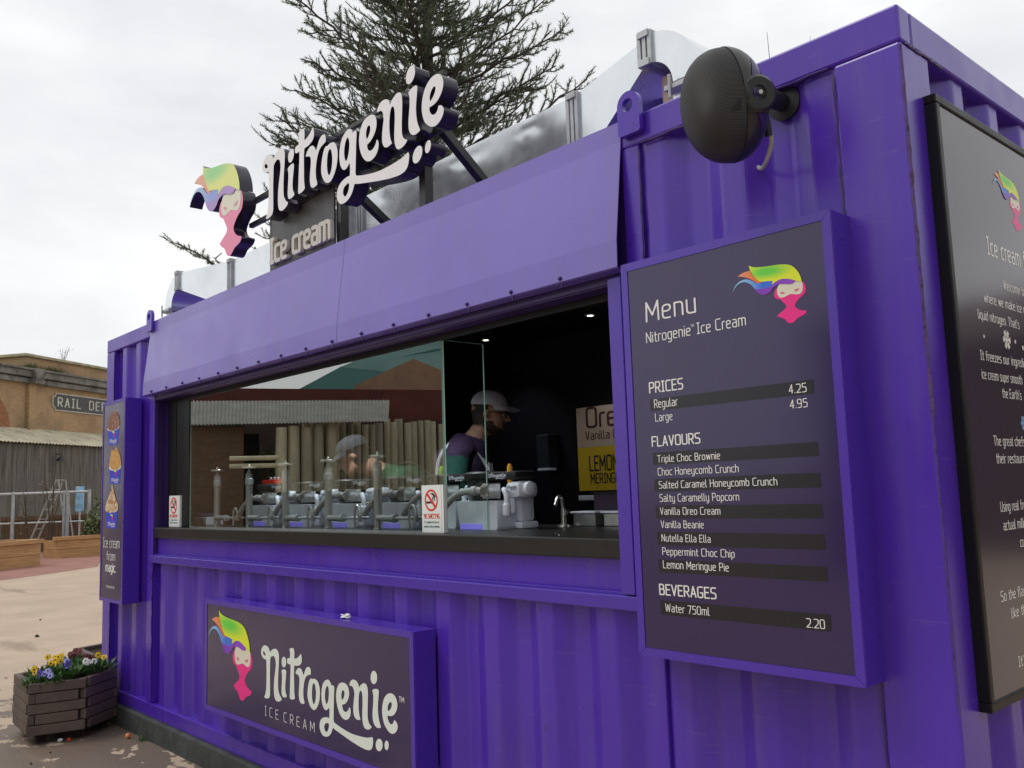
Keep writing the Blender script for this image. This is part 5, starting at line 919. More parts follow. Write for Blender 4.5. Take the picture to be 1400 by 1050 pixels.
# arch: brick ring with a dark opening
bm = BM(); c_ = (-1.55, 4.4); ro, ri = 1.95, 1.45; lp = [(c_[0] + ro * math.cos(a), c_[1] + ro * math.sin(a) * .82) for a in np.linspace(0, math.pi, 24)] + [(c_[0] + ri * math.cos(a), c_[1] + ri * math.sin(a) * .82) for a in np.linspace(math.pi, 0, 24)]
FR2 = lambda o: (lambda u, v, w: P2(u, o + w, v)); fill(bm, [lp], FR2(.0), .07, .07); obj('arch_ring', bm, mat('red brown arch brick', (.27, .115, .05), .85, var=.4, vscale=9), RD)
bm = BM(); fill(bm, [[(c_[0] + (ri - .02) * math.cos(a), c_[1] + (ri - .02) * math.sin(a) * .82) for a in np.linspace(0, math.pi, 24)]], FR2(.0), .012, .01); obj('arch_opening', bm, mat('dark arch opening shade', (.035, .018, .012), .8, var=.3), RD)  # dark plate painted for the shade inside the arch
bm = BM(); ns = 560
for th, fl in ((0, 0), (-.02, 1)):
    rows = [[], []]
    for i in range(ns + 1):
        s = -13 + 36 * i / ns; wv_ = .028 * math.sin(2 * math.pi * s / .17)
        rows[0].append(bm.verts.new(P2(s, 1.95, 3.70 + wv_ + th))); rows[1].append(bm.verts.new(P2(s, .02, 4.42 + wv_ + th)))
    for i in range(ns):
        f = bm.faces.new((rows[0][i], rows[0][i + 1], rows[1][i + 1], rows[1][i]));
        if fl: f.normal_flip()
bmesh.ops.recalc_face_normals(bm, faces=bm.faces)
obj('lean_to_roof', bm, M['roof_sheet'], RD)
bm = BM()
for i in range(150):
    s = -13 + 36 * i / 150; box2(bm, s, s + .232, 1.70, 1.73 + rng.uniform(0, .015), 1.75 if 4.4 < s < 9 else GZ, 3.66)
box2(bm, -13, 23, 1.55, 1.69, 3.45, 3.62)
obj('board_wall', bm, M['cladding'], RD)
bm = BM(); box2(bm, 4.3, 9.1, 1.45, 1.6, GZ, 1.8); obj('dark_opening', bm, M['black_inside'], RD)
# sign board with clipped corners
SG = thing('depot_sign', 'long dark sign board lettered RAIL DEPOT on the tan brick wall', 'sign', tuple(P2(5, .02, 5.28)))
def clip(s0, s1, z0, z1, c):
    o = []
    for (x, y, a0) in ((s0, z0, 90), (s1, z0, 180), (s1, z1, 270), (s0, z1, 360)):
        for k in range(5): a = R(a0 - 90 * k / 4); o.append((x + c * math.cos(a), y + c * math.sin(a)))
    return o
bm = BM(); fill(bm, [clip(2.66, 7.7, 5.26, 6.0, .17)], FR2(.0), .05, .05); obj('edge', bm, mat('pale sign edge', (.45, .43, .38), .7, var=.2), SG)
bm = BM(); fill(bm, [clip(2.71, 7.65, 5.31, 5.95, .15)], FR2(.05), .012, .012); obj('board', bm, mat('weathered black sign paint', (.05, .053, .056), .6, var=.3, dark=((.09, .09, .085), 5, .56, .15)), SG)
bm = BM(); write(bm, 'RAIL DEPOT', 2.95, 5.45, .36, 3.75, FR2(.062), .006, .075, gap=.34, space=.75)
for s in (3.02,): pass
obj('lettering', bm, mat('faded white sign paint', (.46, .45, .40), .7, var=.35, vscale=9), SG)
t = thing('wall_lamp', 'dark dome lamp on the grey board wall of the depot', 'lamp', tuple(P2(.95, 1.75, 3.1))); bm = BM(); lathe(bm, [(.20, 0), (.18, .06), (.10, .13), (.03, .16)], tuple(P2(.95, 2.0, 3.05)), 16); obj('shade', bm, M['black_steel'], t, smooth=True); bm = BM(); tube(bm, [P2(.95, 1.74, 3.32), P2(.95, 1.95, 3.32), P2(.95, 2.0, 3.2)], .02, 6); obj('arm', bm, M['black_steel'], t)
def sprig(nm, base, h, nb, colr, lab, cat, leafs=60, leaf=.05, spread=.35, kindg=None):
    t = thing(nm, lab, cat, tuple(base)); bm = BM(); base = Vector(base); tips = []
    for i in range(nb):
        a = rng.uniform(0, 6.283); q = base + Vector((math.cos(a), math.sin(a), 0)) * rng.uniform(.3, 1) * spread * h + Vector((0, 0, h * rng.uniform(.6, 1))); m = base.lerp(q, .5) + Vector((0, 0, h * .1)); pts = bez([base, m, q], 4); tube(bm, pts, min(.03, h * .012 + .004), 5, r1=.003); tips.append(pts)
    obj('stem', bm, mat('brown stem', (.07, .05, .03), .8), t)
    if leafs:
        bm = BM()
        for i in range(leafs):
            p = rng.choice(rng.choice(tips)[2:]) + Vector((rng.gauss(0, 1), rng.gauss(0, 1), rng.gauss(0, 1))) * h * .08; d = Vector((rng.gauss(0, 1), rng.gauss(0, 1), rng.gauss(.3, 1))).normalized() * leaf; s = d.orthogonal().normalized() * leaf * .3
            bm.faces.new([bm.verts.new(c) for c in (p, p + d * .5 + s, p + d, p + d * .5 - s)])
        obj('leaves', bm, mat(nm + ' leaf', colr, .6, var=.5, vscale=12), t)
    return t
for i, (s, w) in enumerate(((1.9, .9), (3.1, 1.3))):
    bm = BM()
    for j in range(500):
        p = P2(s + rng.gauss(0, w * .35), -.3 + rng.uniform(-.15, .1), 6.8); a = rng.uniform(0, 6.28); d = Vector((math.cos(a) * .35, math.sin(a) * .35, 1)) * rng.uniform(.1, .42) * math.exp(-((p - P2(s, -.3, 6.8)).length / w) ** 2); sd_ = Vector((math.sin(a), -math.cos(a), 0)) * .014
        bm.faces.new([bm.verts.new(c) for c in (p - sd_, p + sd_, p + d)])
    tag(obj('wall_weed', bm, mat('mossy weed', (.085, .10, .03), .8, var=.4, vscale=8)), ['smaller patch of green weeds on the depot cornice at left', 'wider patch of green weeds on the depot cornice, against the parapet'][i], 'weed', 'weeds on the depot cornice')
sprig('wall_shrub', P2(5.6, -2, 7.54), 1.0, 7, (.1, .08, .04), 'thin bare shrub growing on top of the depot parapet', 'shrub', 30, .05)
# galvanised railing, gate fence, timber beds, ladder
RL = thing('metal_railing', 'galvanised tube railing in front of the grey board wall', 'railing', (-22.3, 5.9, GZ)); gv = M['galv_dull']
ra, rb = Vector((-23.9, 4.1, 0)), Vector((-21.75, 6.5, 0))
bm = BM()
for z in (1.74, .86): tube(bm, [ra + Vector((0, 0, z)), rb + Vector((0, 0, z))], .036 if z > 1 else .026, 8)
obj('rail', bm, gv, RL, smooth=True)
for tt in (.29, .77, .80, 1.0):
    p = ra.lerp(rb, tt); bm = BM(); tube(bm, [p + Vector((0, 0, GZ)), p + Vector((0, 0, 1.80))], .05, 8); obj('post', bm, gv, RL, smooth=True)
rc, rd = Vector((-21.9, 7.0, 0)), Vector((-23.3, 9.3, 0)); bm = BM()
for z in (1.70, .9): tube(bm, [rc + Vector((0, 0, z)), rd + Vector((0, 0, z))], .034, 8)
obj('rail', bm, gv, RL, smooth=True)
for tt in (0.02, .2): p = rc.lerp(rd, tt); bm = BM(); tube(bm, [p + Vector((0, 0, GZ)), p + Vector((0, 0, 1.74))], .05, 8); obj('post', bm, gv, RL, smooth=True)
M['brown_fence'] = mat('dark brown fence boards', (.105, .058, .03), .8, var=.4, vscale=4, stretch=(6, 6, .5))
BF = thing('brown_fence', 'dark brown close board fence behind the metal railing', 'fence', (-24, 7, GZ)); bm = BM()
fa, fb = Vector((-25.9, 5.1, 0)), Vector((-23.2, 9.0, 0)); dd = (fb - fa).normalized(); q = Matrix(((dd.x, dd.y, 0, fa.x), (dd.y, -dd.x, 0, fa.y), (0, 0, 1, 0), (0, 0, 0, 1)))
for i in range(42): box(bm, i * .113, i * .113 + .1, 0, .02 + rng.uniform(0, .015), GZ, .98 + rng.uniform(-.03, .02), 0, 0, q)
box(bm, 0, 4.75, .03, .09, .9, 1.04, .005, 0, q); box(bm, .2, .34, .035, .11, GZ, 1.0, .005, 0, q); box(bm, 2.0, 2.14, .035, .11, GZ, 1.0, .005, 0, q); obj('boards', bm, M['brown_fence'], BF)
M['oak'] = mat('new golden timber', (.42, .24, .10), .7, var=.25, vscale=3, stretch=(.6, .6, 5), dark=((.15, .07, .03), 4.5, .64, .06), bump=.2)
def bed(lab, a, b, dep_, h):
    a, b = Vector((*a, 0)), Vector((*b, 0)); d = (b - a).normalized(); o = Vector((-d.y, d.x, 0)); L_ = (b - a).length; m = Matrix(((d.x, o.x, 0, a.x), (d.y, o.y, 0, a.y), (0, 0, 1, 0), (0, 0, 0, 1))); t = thing('timber_bed', lab, 'planter', tuple((a + b) / 2 + Vector((0, 0, GZ))), 'raised timber planting beds')
    for k in range(2): bm = BM(); z0 = GZ + k * (h - .1) / 2; box(bm, 0, L_, 0, .06, z0, z0 + (h - .1) / 2 - .008, .006, 0, m); box(bm, L_ - .06, L_, .061, dep_, z0, z0 + (h - .1) / 2 - .008, .006, 0, m); box(bm, 0, .06, .061, dep_, z0, z0 + (h - .1) / 2 - .008, .006, 0, m); obj('board', bm, M['oak'], t)
    bm = BM(); box(bm, -.06, L_ + .06, -.05, .18, GZ + h - .1, GZ + h, .008, 0, m); box(bm, L_ - .12, L_ + .06, .181, dep_, GZ + h - .1, GZ + h, .008, 0, m); obj('cap_rail', bm, M['oak'], t); bm = BM(); box(bm, .06, L_ - .06, .06, dep_, GZ, GZ + h - .12, 0, 0, m); obj('soil', bm, M['soil'], t)
bed('nearer raised bed of golden timber at the left edge of the photo', (-16.5, 1.9), (-17.95, 4.22), 1.2, .66); bed('farther raised bed of golden timber beside the kiosk', (-20.6, 5.32), (-20.85, 8.2), 1.0, .60)
LD = thing('step_ladder', 'pale aluminium step ladder standing open behind the railing', 'ladder', (-24.1, 6.2, GZ)); bm = BM()
for dx in (-.0,):
    top = Vector((-23.95, 6.28, 2.15)); r2 = Vector((.668, .743, 0)); dp_ = Vector((-.74, .67, 0))
    for sg in (-.22, .22):
        w_ = dp_ * sg; tube(bm, [top + w_, top + w_ - r2 * .95 + Vector((0, 0, -2.28))], .032, 6); tube(bm, [top + w_ + r2 * .06, top + w_ + r2 * .42 + Vector((0, 0, -2.28))], .026, 6)
    for k in range(7): c = top - r2 * .95 * k / 7.5 + Vector((0, 0, -2.28 * k / 7.5)); beam(bm, c - dp_ * .22, c + dp_ * .22, .08, .03)
obj('frame', bm, mat('dull aluminium', (.34, .34, .33), .5, metal=.3), LD)
t = thing('notice_panel', 'small blue and white poster panel behind the railing', 'poster', (-22.4, 6.8, 1.1)); bm = BM(); a_ = Vector((-23.05, 6.5, 0)); d_ = Vector((.668, .743, 0)); mq = Matrix(((d_.x, .743, 0, a_.x), (d_.y, -.668, 0, a_.y), (0, 0, 1, 0), (0, 0, 0, 1))); box(bm, 0, .26, 0, .02, 1.15, 1.92, 0, 0, mq); obj('sheet', bm, mat('blue poster print', (.22, .42, .62), .5, var=.5, vscale=3.5, dark=((.6, .5, .35), 2.5, .52, .08)), t); bm = BM(); box(bm, .1, .15, -.03, -.001, GZ, 1.9, 0, 0, mq); obj('post', bm, gv, t)
def leafy(nm, c, rad, n_, leaf, colr, lab, cat='shrub', squash=1.):
    t = thing(nm, lab, cat, (c[0], c[1], GZ)); bm = BM(); tube(bm, [(c[0], c[1], GZ), (c[0] + .03, c[1], c[2])], .04, 6, r1=.015)
    for i in range(10): a = rng.uniform(0, 6.28); tube(bm, [(c[0], c[1], c[2] - rad * .5), (c[0] + rad * .7 * math.cos(a), c[1] + rad * .7 * math.sin(a), c[2] + rad * rng.uniform(-.2, .8))], .02, 4, r1=.006)
    obj('stem', bm, mat(nm + ' stem', (.06, .045, .03), .8), t); bm = BM(); cl = [Vector((rng.gauss(0, .45), rng.gauss(0, .45), rng.gauss(0, .45 * squash))) * rad for _ in range(max(8, n_ // 90))]
    for i in range(n_):
        p = Vector(c) + rng.choice(cl) + Vector((rng.gauss(0, 1), rng.gauss(0, 1), rng.gauss(0, 1))) * rad * .2; d = Vector((rng.gauss(0, 1), rng.gauss(0, 1), rng.gauss(.2, 1))).normalized() * leaf; s = d.orthogonal().normalized() * leaf * .35; bm.faces.new([bm.verts.new(k_) for k_ in (p, p + d * .5 + s, p + d, p + d * .5 - s)])
    obj('leaves', bm, mat(nm + ' leaf', colr, .6, var=.55, vscale=9), t); return t
leafy('garden_shrub', (-21.05, 6.75, .85), .55, 900, .10, (.09, .12, .045), 'loose green shrub in the farther timber bed')
leafy('garden_shrub', (-19.6, 3.0, .9), .75, 1600, .10, (.035, .06, .028), 'dark evergreen shrub in the nearer timber bed at left edge', squash=1.4)
sprig('garden_sapling', (-21.9, 4.9, .3), 1.75, 4, (.10, .07, .03), 'thin sapling with few brown leaves behind the nearer bed', 'sapling', 40, .07, .18)
sprig('garden_sapling', (-21.3, 5.35, .3), 2.0, 4, (.10, .07, .03), 'taller thin sapling standing between the two timber beds', 'sapling', 40, .08, .16)
# ------------------------------------------------------------------ cedar behind the kiosk
def cedar(x, y, top, lab):
    rg = random.Random(21); V_ = []; F_ = []; B_V = []; B_F = []
    def prism(vs, fs, a, b, r0, r1, k=3):
        d = (b - a); L_ = d.length
        if L_ < 1e-6: return
        u = d.orthogonal().normalized(); w = d.normalized().cross(u); i0 = len(vs)
        for p, r in ((a, r0), (b, r1)):
            for j in range(k): an = 2 * math.pi * j / k; vs.append(tuple(p + (u * math.cos(an) + w * math.sin(an)) * r))
        for j in range(k): fs.append((i0 + j, i0 + (j + 1) % k, i0 + k + (j + 1) % k, i0 + k + j))
    def needles(a, b, n_):
        d = b - a; u = d.orthogonal().normalized(); w = d.normalized().cross(u); dn = d.normalized()
        for j in range(n_):
            p = a + d * ((j + rg.random()) / n_); an = rg.uniform(0, 6.283); o = (u * math.cos(an) + w * math.sin(an)); tip = p + (o * .8 + dn * .55) * rg.uniform(.055, .10); s = dn.cross(o) * .007; i0 = len(V_); V_.extend((tuple(p - s), tuple(p + s), tuple(tip))); F_.append((i0, i0 + 1, i0 + 2))
    def twig(a, d, L_):
        b = a + d * L_ + Vector((0, 0, .12 * L_)); prism(V_, F_, a, b, .013, .006); needles(a, b, max(6, int(L_ / .0105)))
    base = Vector((x, y, GZ)); H_ = top - GZ
    tr = [base, base + Vector((.1, 0, H_ * .4)), base + Vector((.02, .1, H_ * .75)), base + Vector((0, 0, H_))]; tp = bez(tr, 8)
    for i in range(len(tp) - 1): f0 = 1 - i / (len(tp) - 1); prism(B_V, B_F, tp[i], tp[i + 1], .03 + .20 * f0, .03 + .20 * (f0 - 1 / len(tp)), 9)
    z = 3.6; k = 0
    first = True
    while z < top - .5:
        fr_ = (top - z); Lm = min(3.3, .30 + fr_ * .50) * rg.uniform(.55, 1.15); az = k * 2.399 + rg.uniform(-.4, .4); k += 1
        if first and z > 4.6: Lm = 5.0; az = -2.33; first = False
        rise = rg.uniform(.12, .42); o = Vector((math.cos(az), math.sin(az), 0)); p = base + Vector((0, 0, z - GZ)); pts = [p]; nn = 12; sag = rg.uniform(-.06, .08)
        for i in range(1, nn + 1):
            t = i / nn; pts.append(base + Vector((0, 0, z - GZ)) + o * Lm * t + Vector((0, 0, Lm * (rise * t + sag * math.sin(3.14 * t) + .10 * t * t))) + Vector((rg.gauss(0, .03), rg.gauss(0, .03), rg.gauss(0, .03))))
        for i in range(nn): prism(B_V, B_F, pts[i], pts[i + 1], .012 + .05 * Lm / 5 * (1 - i / nn), .012 + .05 * Lm / 5 * (1 - (i + 1) / nn), 5)
        sdv = Vector((-o.y, o.x, 0)); dist = .25; sg = 1
        while dist < Lm:
            t = dist / Lm; i = min(nn - 1, int(t * nn)); q0 = pts[i].lerp(pts[i + 1], t * nn - i); Ls = (.25 + .95 * (1 - t)) * min(1, Lm / 2.6) * rg.uniform(.6, 1.15) + .12; d = (o * rg.uniform(.5, .95) + sdv * sg * rg.uniform(.5, 1) + Vector((0, 0, rg.uniform(.1, .55)))).normalized(); q1 = q0 + d * Ls; mid_ = q0.lerp(q1, .5) + Vector((0, 0, -.05 * Ls)); q1 += Vector((0, 0, .12 * Ls))
            prism(B_V, B_F, q0, mid_, .014, .010); prism(B_V, B_F, mid_, q1, .010, .006); needles(q0, mid_, int(Ls * 45)); needles(mid_, q1, int(Ls * 60))
            e = .10
            while e < Ls:
                te = e / Ls; c = (q0.lerp(mid_, te * 2) if te < .5 else mid_.lerp(q1, te * 2 - 1)); dv = (d * .8 + Vector((rg.gauss(0, .5), rg.gauss(0, .5), rg.uniform(-.1, .75)))).normalized(); twig(c, dv, rg.uniform(.10, .27) * (1.1 - .5 * te)); e += rg.uniform(.07, .14)
            dist += rg.uniform(.10, .19); sg = -sg
        z += rg.uniform(.042, .11) * (.75 + .04 * fr_)
    t = thing('cedar_tree', lab, 'tree', (x, y, GZ))
    def mk(nm, vs, fs, m):
        me = bpy.data.meshes.new(nm); me.from_pydata([(a - x, b - y, c - GZ) for a, b, c in vs], [], fs); me.materials.append(m); o = bpy.data.objects.new(nm, me); COL.objects.link(o); o.parent = t
    mk('crown', V_, F_, mat('dark olive cedar needles', (.108, .138, .082), .7, var=.5, vscale=1.2)); mk('trunk', B_V, B_F, mat('grey brown cedar bark', (.06, .05, .04), .9, var=.3, vscale=8))
cedar(-6.85, 8.2, 14.2, 'tall spiky dark cedar behind the rooftop sign')
# bare twiggy tree whose top shows over the right corner
sprig('bare_tree', (.05, 9.93, GZ), 8.35, 16, (.1, .08, .05), 'bare thin tree whose twig tips show above the kiosk roof at right', 'tree', 0, .05, .10)
# ------------------------------------------------------------------ workers inside the kiosk
def figure(prims, name, mats_, parent, voxel=.011):
    """tapered capsules fused by a voxel remesh into one continuous body; faces take the material of the nearest capsule"""
    bm = BM()
    for a, ra_, b, rb_, mi in prims:
        a, b = Vector(a), Vector(b); d = b - a; L_ = max(d.length, 1e-4); q = d.normalized().to_track_quat('Z', 'Y').to_matrix().to_4x4(); n_ = 6; pr = [(max(.0005, ra_ * math.sin(R(90 * k / n_))), -ra_ * math.cos(R(90 * k / n_))) for k in range(n_ + 1)] + [(max(.0005, rb_ * math.cos(R(90 * k / n_))), L_ + rb_ * math.sin(R(90 * k / n_))) for k in range(n_ + 1)]
        lathe(bm, pr, seg=14, mtx=Matrix.Translation(a) @ q)
    bmesh.ops.recalc_face_normals(bm, faces=bm.faces)
    me = bpy.data.meshes.new(name); bm.to_mesh(me); bm.free(); tmp = bpy.data.objects.new(name, me); COL.objects.link(tmp)
    md = tmp.modifiers.new('r', 'REMESH'); md.mode = 'VOXEL'; md.voxel_size = voxel; md.use_smooth_shade = True; s = tmp.modifiers.new('s', 'SMOOTH'); s.factor = .5; s.iterations = 4
    dg = bpy.context.evaluated_depsgraph_get(); nm = bpy.data.meshes.new_from_object(tmp.evaluated_get(dg)); bpy.data.objects.remove(tmp)
    co = np.zeros(len(nm.vertices) * 3); nm.vertices.foreach_get('co', co); co = co.reshape(-1, 3); best = np.full(len(co), 9.); mid_ = np.zeros(len(co), int)
    for a, ra_, b, rb_, mi in prims:
        a, b = np.array(a, float), np.array(b, float); d = b - a; t = np.clip(((co - a) @ d) / max(1e-9, d @ d), 0, 1); ds = np.linalg.norm(co - a - t[:, None] * d, axis=1) - (ra_ + (rb_ - ra_) * t); k = ds < best; best[k] = ds[k]; mid_[k] = mi
    nm.materials.clear()
    for m in mats_: nm.materials.append(m)
    off = wloc(parent); nm.transform(Matrix.Translation(-off))
    for p in nm.polygons: p.material_index = int(np.bincount(mid_[list(p.vertices)]).argmax()); p.use_smooth = True
    nm.name = name; o = bpy.data.objects.new(name, nm); COL.objects.link(o); o.parent = parent; return o
SKIN = mat('skin', (.50, .27, .18), .5, var=.08, vscale=12); HAIR = mat('dark brown hair', (.018, .011, .008), .6, var=.3, vscale=60)
def hand(pr, wrist, fwd, nrm, s=1.):
    wrist = Vector(wrist); f = Vector(fwd).normalized(); n_ = Vector(nrm); n_ = (n_ - f * n_.dot(f)).normalized(); sd_ = f.cross(n_)
    for j, (o, L_) in enumerate(((-.030, .066), (-.010, .078), (.010, .074), (.030, .058))):
        a = wrist + f * .085 * s + sd_ * o * s; pr.append((wrist + f * .01 + sd_ * o * .6 * s, .017 * s, a, .0125 * s, 0)); k = a + f * L_ * .5 * s - n_ * .008 * s; e = k + (f * .7 - n_ * .75).normalized() * L_ * .5 * s; pr.append((a, .0105 * s, k, .009 * s, 0)); pr.append((k, .009 * s, e, .0075 * s, 0))
    a = wrist + f * .03 * s - sd_ * .035 * s; k = a + (f * .6 - sd_ * .7).normalized() * .038 * s; e = k + (f * .9 - sd_ * .2 - n_ * .3).normalized() * .03 * s; pr += [(wrist + f * .02 * s, .018 * s, a, .014 * s, 0), (a, .013 * s, k, .011 * s, 0), (k, .011 * s, e, .009 * s, 0)]
def head(pr, c, D, U, s=1., bd=0):
    """skull, jaw, nose, ears, lips around centre c facing D with up U; returns a point maker"""
    D = Vector(D).normalized(); U = (Vector(U) - D * Vector(U).dot(D)).normalized(); S = D.cross(U); c = Vector(c)
    P = lambda d, s_, u: c + (D * d + S * s_ + U * u) * s
    pr += [(P(-.025, 0, .035), .083 * s, P(.015, 0, .035), .078 * s, 0), (P(.02, 0, .03), .068 * s, P(.03, 0, -.05), .056 * s, 0), (P(.045, 0, -.06), .040 * s, P(.052, 0, -.088), .030 * s, bd), (P(.0, .045, -.055), .034 * s, P(.045, .02, -.08), .03 * s, bd), (P(.0, -.045, -.055), .034 * s, P(.045, -.02, -.08), .03 * s, bd), (P(-.02, 0, .0), .07 * s, P(.0, 0, -.04), .06 * s, 0)]
    pr += [(P(.088, 0, .015), .011 * s, P(.112, 0, -.018), .014 * s, 0), (P(.105, .012, -.022), .009 * s, P(.105, -.012, -.022), .009 * s, 0), (P(.078, -.02, -.055), .011 * s, P(.078, .02, -.055), .011 * s, 0), (P(.077, -.016, -.068), .010 * s, P(.077, .016, -.068), .010 * s, 0), (P(.08, -.03, .03), .012 * s, P(.08, .03, .03), .012 * s, 0)]
    for sg in (-1, 1): pr += [(P(-.005, .078 * sg, .02), .012 * s, P(-.015, .084 * sg, .0), .016 * s, 0), (P(-.008, .080 * sg, -.015), .010 * s, P(-.002, .078 * sg, -.025), .008 * s, 0)]
    return P, D, S, U
def eyes(P, t, s=1.):
    bm = BM()
    for sg in (-1, 1): bmesh.ops.create_uvsphere(bm, u_segments=12, v_segments=8, radius=.0125 * s, matrix=Matrix.Translation(P(.079, .031 * sg, .008)))
    obj('eyes', bm, mat('eye', (.35, .33, .31), .2), t, smooth=True)
    bm = BM()
    for sg in (-1, 1): bmesh.ops.create_uvsphere(bm, u_segments=10, v_segments=6, radius=.0062 * s, matrix=Matrix.Translation(P(.089, .031 * sg, .008)))
    obj('irises', bm, M['black_plastic'], t, smooth=True)
def cap_obj(P, D, S, U, t, m, brim=1.):
    bm = BM(); B = Matrix(((D.x, S.x, U.x, 0), (D.y, S.y, U.y, 0), (D.z, S.z, U.z, 0), (0, 0, 0, 1))); B.translation = P(-.008, 0, .055)
    rows = [[bm.verts.new(B @ Vector((.108 * math.cos(R(a)) * math.cos(k * math.pi / 12), .092 * math.cos(R(a)) * math.sin(k * math.pi / 12), .092 * math.sin(R(a)) ** .85))) for k in range(24)] for a in range(0, 89, 11)]
    for i in range(len(rows) - 1):
        for k in range(24): bm.faces.new((rows[i][k], rows[i][(k + 1) % 24], rows[i + 1][(k + 1) % 24], rows[i + 1][k]))
    bm.faces.new(rows[-1]); o = obj('cap', bm, m, t, smooth=True)
    bm = BM(); r0 = []; r1 = []
    for k in range(-8, 9):
        a = R(k * 9.5); r0.append((.106 * math.cos(a), .090 * math.sin(a), .006)); r1.append((.106 * math.cos(a) + .075 * brim * math.cos(a * 1.1) ** .6, .085 * math.sin(a), -.012 - .012 * abs(math.sin(a))))
    for dz, fl in ((0, 0), (-.004, 1)):
        A = [bm.verts.new(B @ (Vector(p) + Vector((0, 0, dz)))) for p in r0]; C_ = [bm.verts.new(B @ (Vector(p) + Vector((0, 0, dz)))) for p in r1]
        for i in range(16): bm.faces.new((A[i], A[i + 1], C_[i + 1], C_[i]))
    obj('brim', bm, m, o, smooth=True)
# worker in the white cap, standing, in profile towards the right
WA = thing('person', 'standing worker in pale cap, glasses, beard and dark purple top with white apron straps', 'person', (3.0, 1.05, .15)); pr = []
Da, Ua = Vector((.74, .67, -.10)), Vector((.05, .05, 1)); P, D, S, U = head(pr, (3.10, 1.12, 1.80), Da, Ua, 1.02, 4); Sh = Vector((.67, -.74, 0)); Fh = Vector((.74, .67, 0))
ch = Vector((2.98, 1.02, 1.47)); pel = Vector((2.94, .98, 1.04)); nb = Vector((3.02, 1.05, 1.65))
pr += [(nb, .062, P(-.02, 0, -.04), .056, 0), (ch + Sh * .10 + Vector((0, 0, .02)), .115, pel + Sh * .07, .12, 1), (ch - Sh * .10 + Vector((0, 0, .02)), .115, pel - Sh * .07, .12, 1), (ch, .135, pel, .125, 1), (nb + Vector((0, 0, -.05)), .10, ch, .15, 1), (nb + Sh * .07 - Fh * .03 + Vector((0, 0, -.01)), .052, nb - Sh * .07 - Fh * .03 + Vector((0, 0, -.01)), .052, 1), (nb - Fh * .07 + Vector((0, 0, .0)), .06, ch - Fh * .08 + Vector((0, 0, .08)), .10, 1), (nb + Vector((0, 0, -.04)), .07, nb + Vector((0, 0, -.1)) - Fh * .04, .09, 1)]
for sg, el, wr in ((1, Vector((3.17, .78, 1.24)), Vector((3.42, .86, 1.28))), (-1, Vector((2.86, 1.30, 1.24)), Vector((3.0, 1.18, 1.10)))):
    sh = ch + Sh * .19 * sg + Vector((0, 0, .10)); m_ = 2 if sg == 1 else 1
    pr += [(sh - Sh * .09 * sg + Vector((0, 0, .03)), .085, sh, .07, 1), (sh, .068, el, .05, m_), (el, .05, wr, .034, m_)]; hand(pr, wr + (wr - el).normalized() * .015, wr - el, (0, 0, 1))
for sg in (1, -1):
    hp = pel + Sh * .09 * sg; kn = hp + Vector((.02, .02, -.44)) + Sh * .02 * sg; an = kn + Vector((-.03, -.02, -.38)); pr += [(hp, .105, kn, .065, 3), (kn, .065, an, .045, 3), (an + Vector((0, 0, -.03)), .045, an + Fh * .15 + Vector((0, 0, -.03)), .038, 3)]
CL_P = mat('dark purple hooded top', (.050, .022, .070), .85, var=.3, vscale=14, bump=1.0, bscale=13); CL_G = mat('dark green sleeve', (.012, .075, .055), .85, var=.2, vscale=20); CL_K = mat('black trousers', (.012, .012, .014), .85, var=.2)
figure(pr, 'body', [SKIN, CL_P, CL_G, CL_K, mat('stubbly dark beard', (.045, .022, .016), .8, var=.4, vscale=80)], WA); eyes(P, WA)
cap_obj(P, D, S, U, WA, mat('pale grey cap cloth', (.62, .62, .68), .8, var=.08, vscale=30))
bm = BM()
for sg in (-1, 1): tube(bm, bez([P(.094 + .0 * k, .031 * sg + .024 * math.cos(k * math.pi / 5), .006 + .018 * math.sin(k * math.pi / 5)) for k in range(11)], 2), .0028, 6, caps=False); tube(bm, [P(.09, .056 * sg, .012), P(.0, .082 * sg, .018)], .0024, 6)
tube(bm, [P(.097, .008, .012), P(.097, -.008, .012)], .0024, 6); obj('glasses', bm, M['black_plastic'], WA)
bm = BM(); 
for k in range(420):
    a = rng.uniform(-1.4, 1.4); u_ = rng.uniform(-.10, -.035); p = P(.035 + .058 * math.cos(a) * (1 if u_ > -.08 else .85), .066 * math.sin(a), u_); d = (D * math.cos(a) * .4 + S * math.sin(a) * .3 - U).normalized() * .016; s_ = d.cross(D).normalized() * .003; bm.faces.new([bm.verts.new(c) for c in (p - s_, p + s_, p + d)])
obj('beard', bm, HAIR, WA)
bm = BM(); egg_r = [[bm.verts.new(P(-.018 - .086 * math.cos(b) * (1 - .12 * (a > 80)), .0865 * math.sin(b) * (1 - .12 * (a > 80)), .068 - .125 * (a - 55) / 40)) for b in np.linspace(-1.75, 1.75, 17)] for a in range(55, 96, 8)]
for i in range(len(egg_r) - 1):
    for k in range(16): bm.faces.new((egg_r[i][k], egg_r[i][k + 1], egg_r[i + 1][k + 1], egg_r[i + 1][k]))
obj('hair', bm, HAIR, WA, smooth=True)
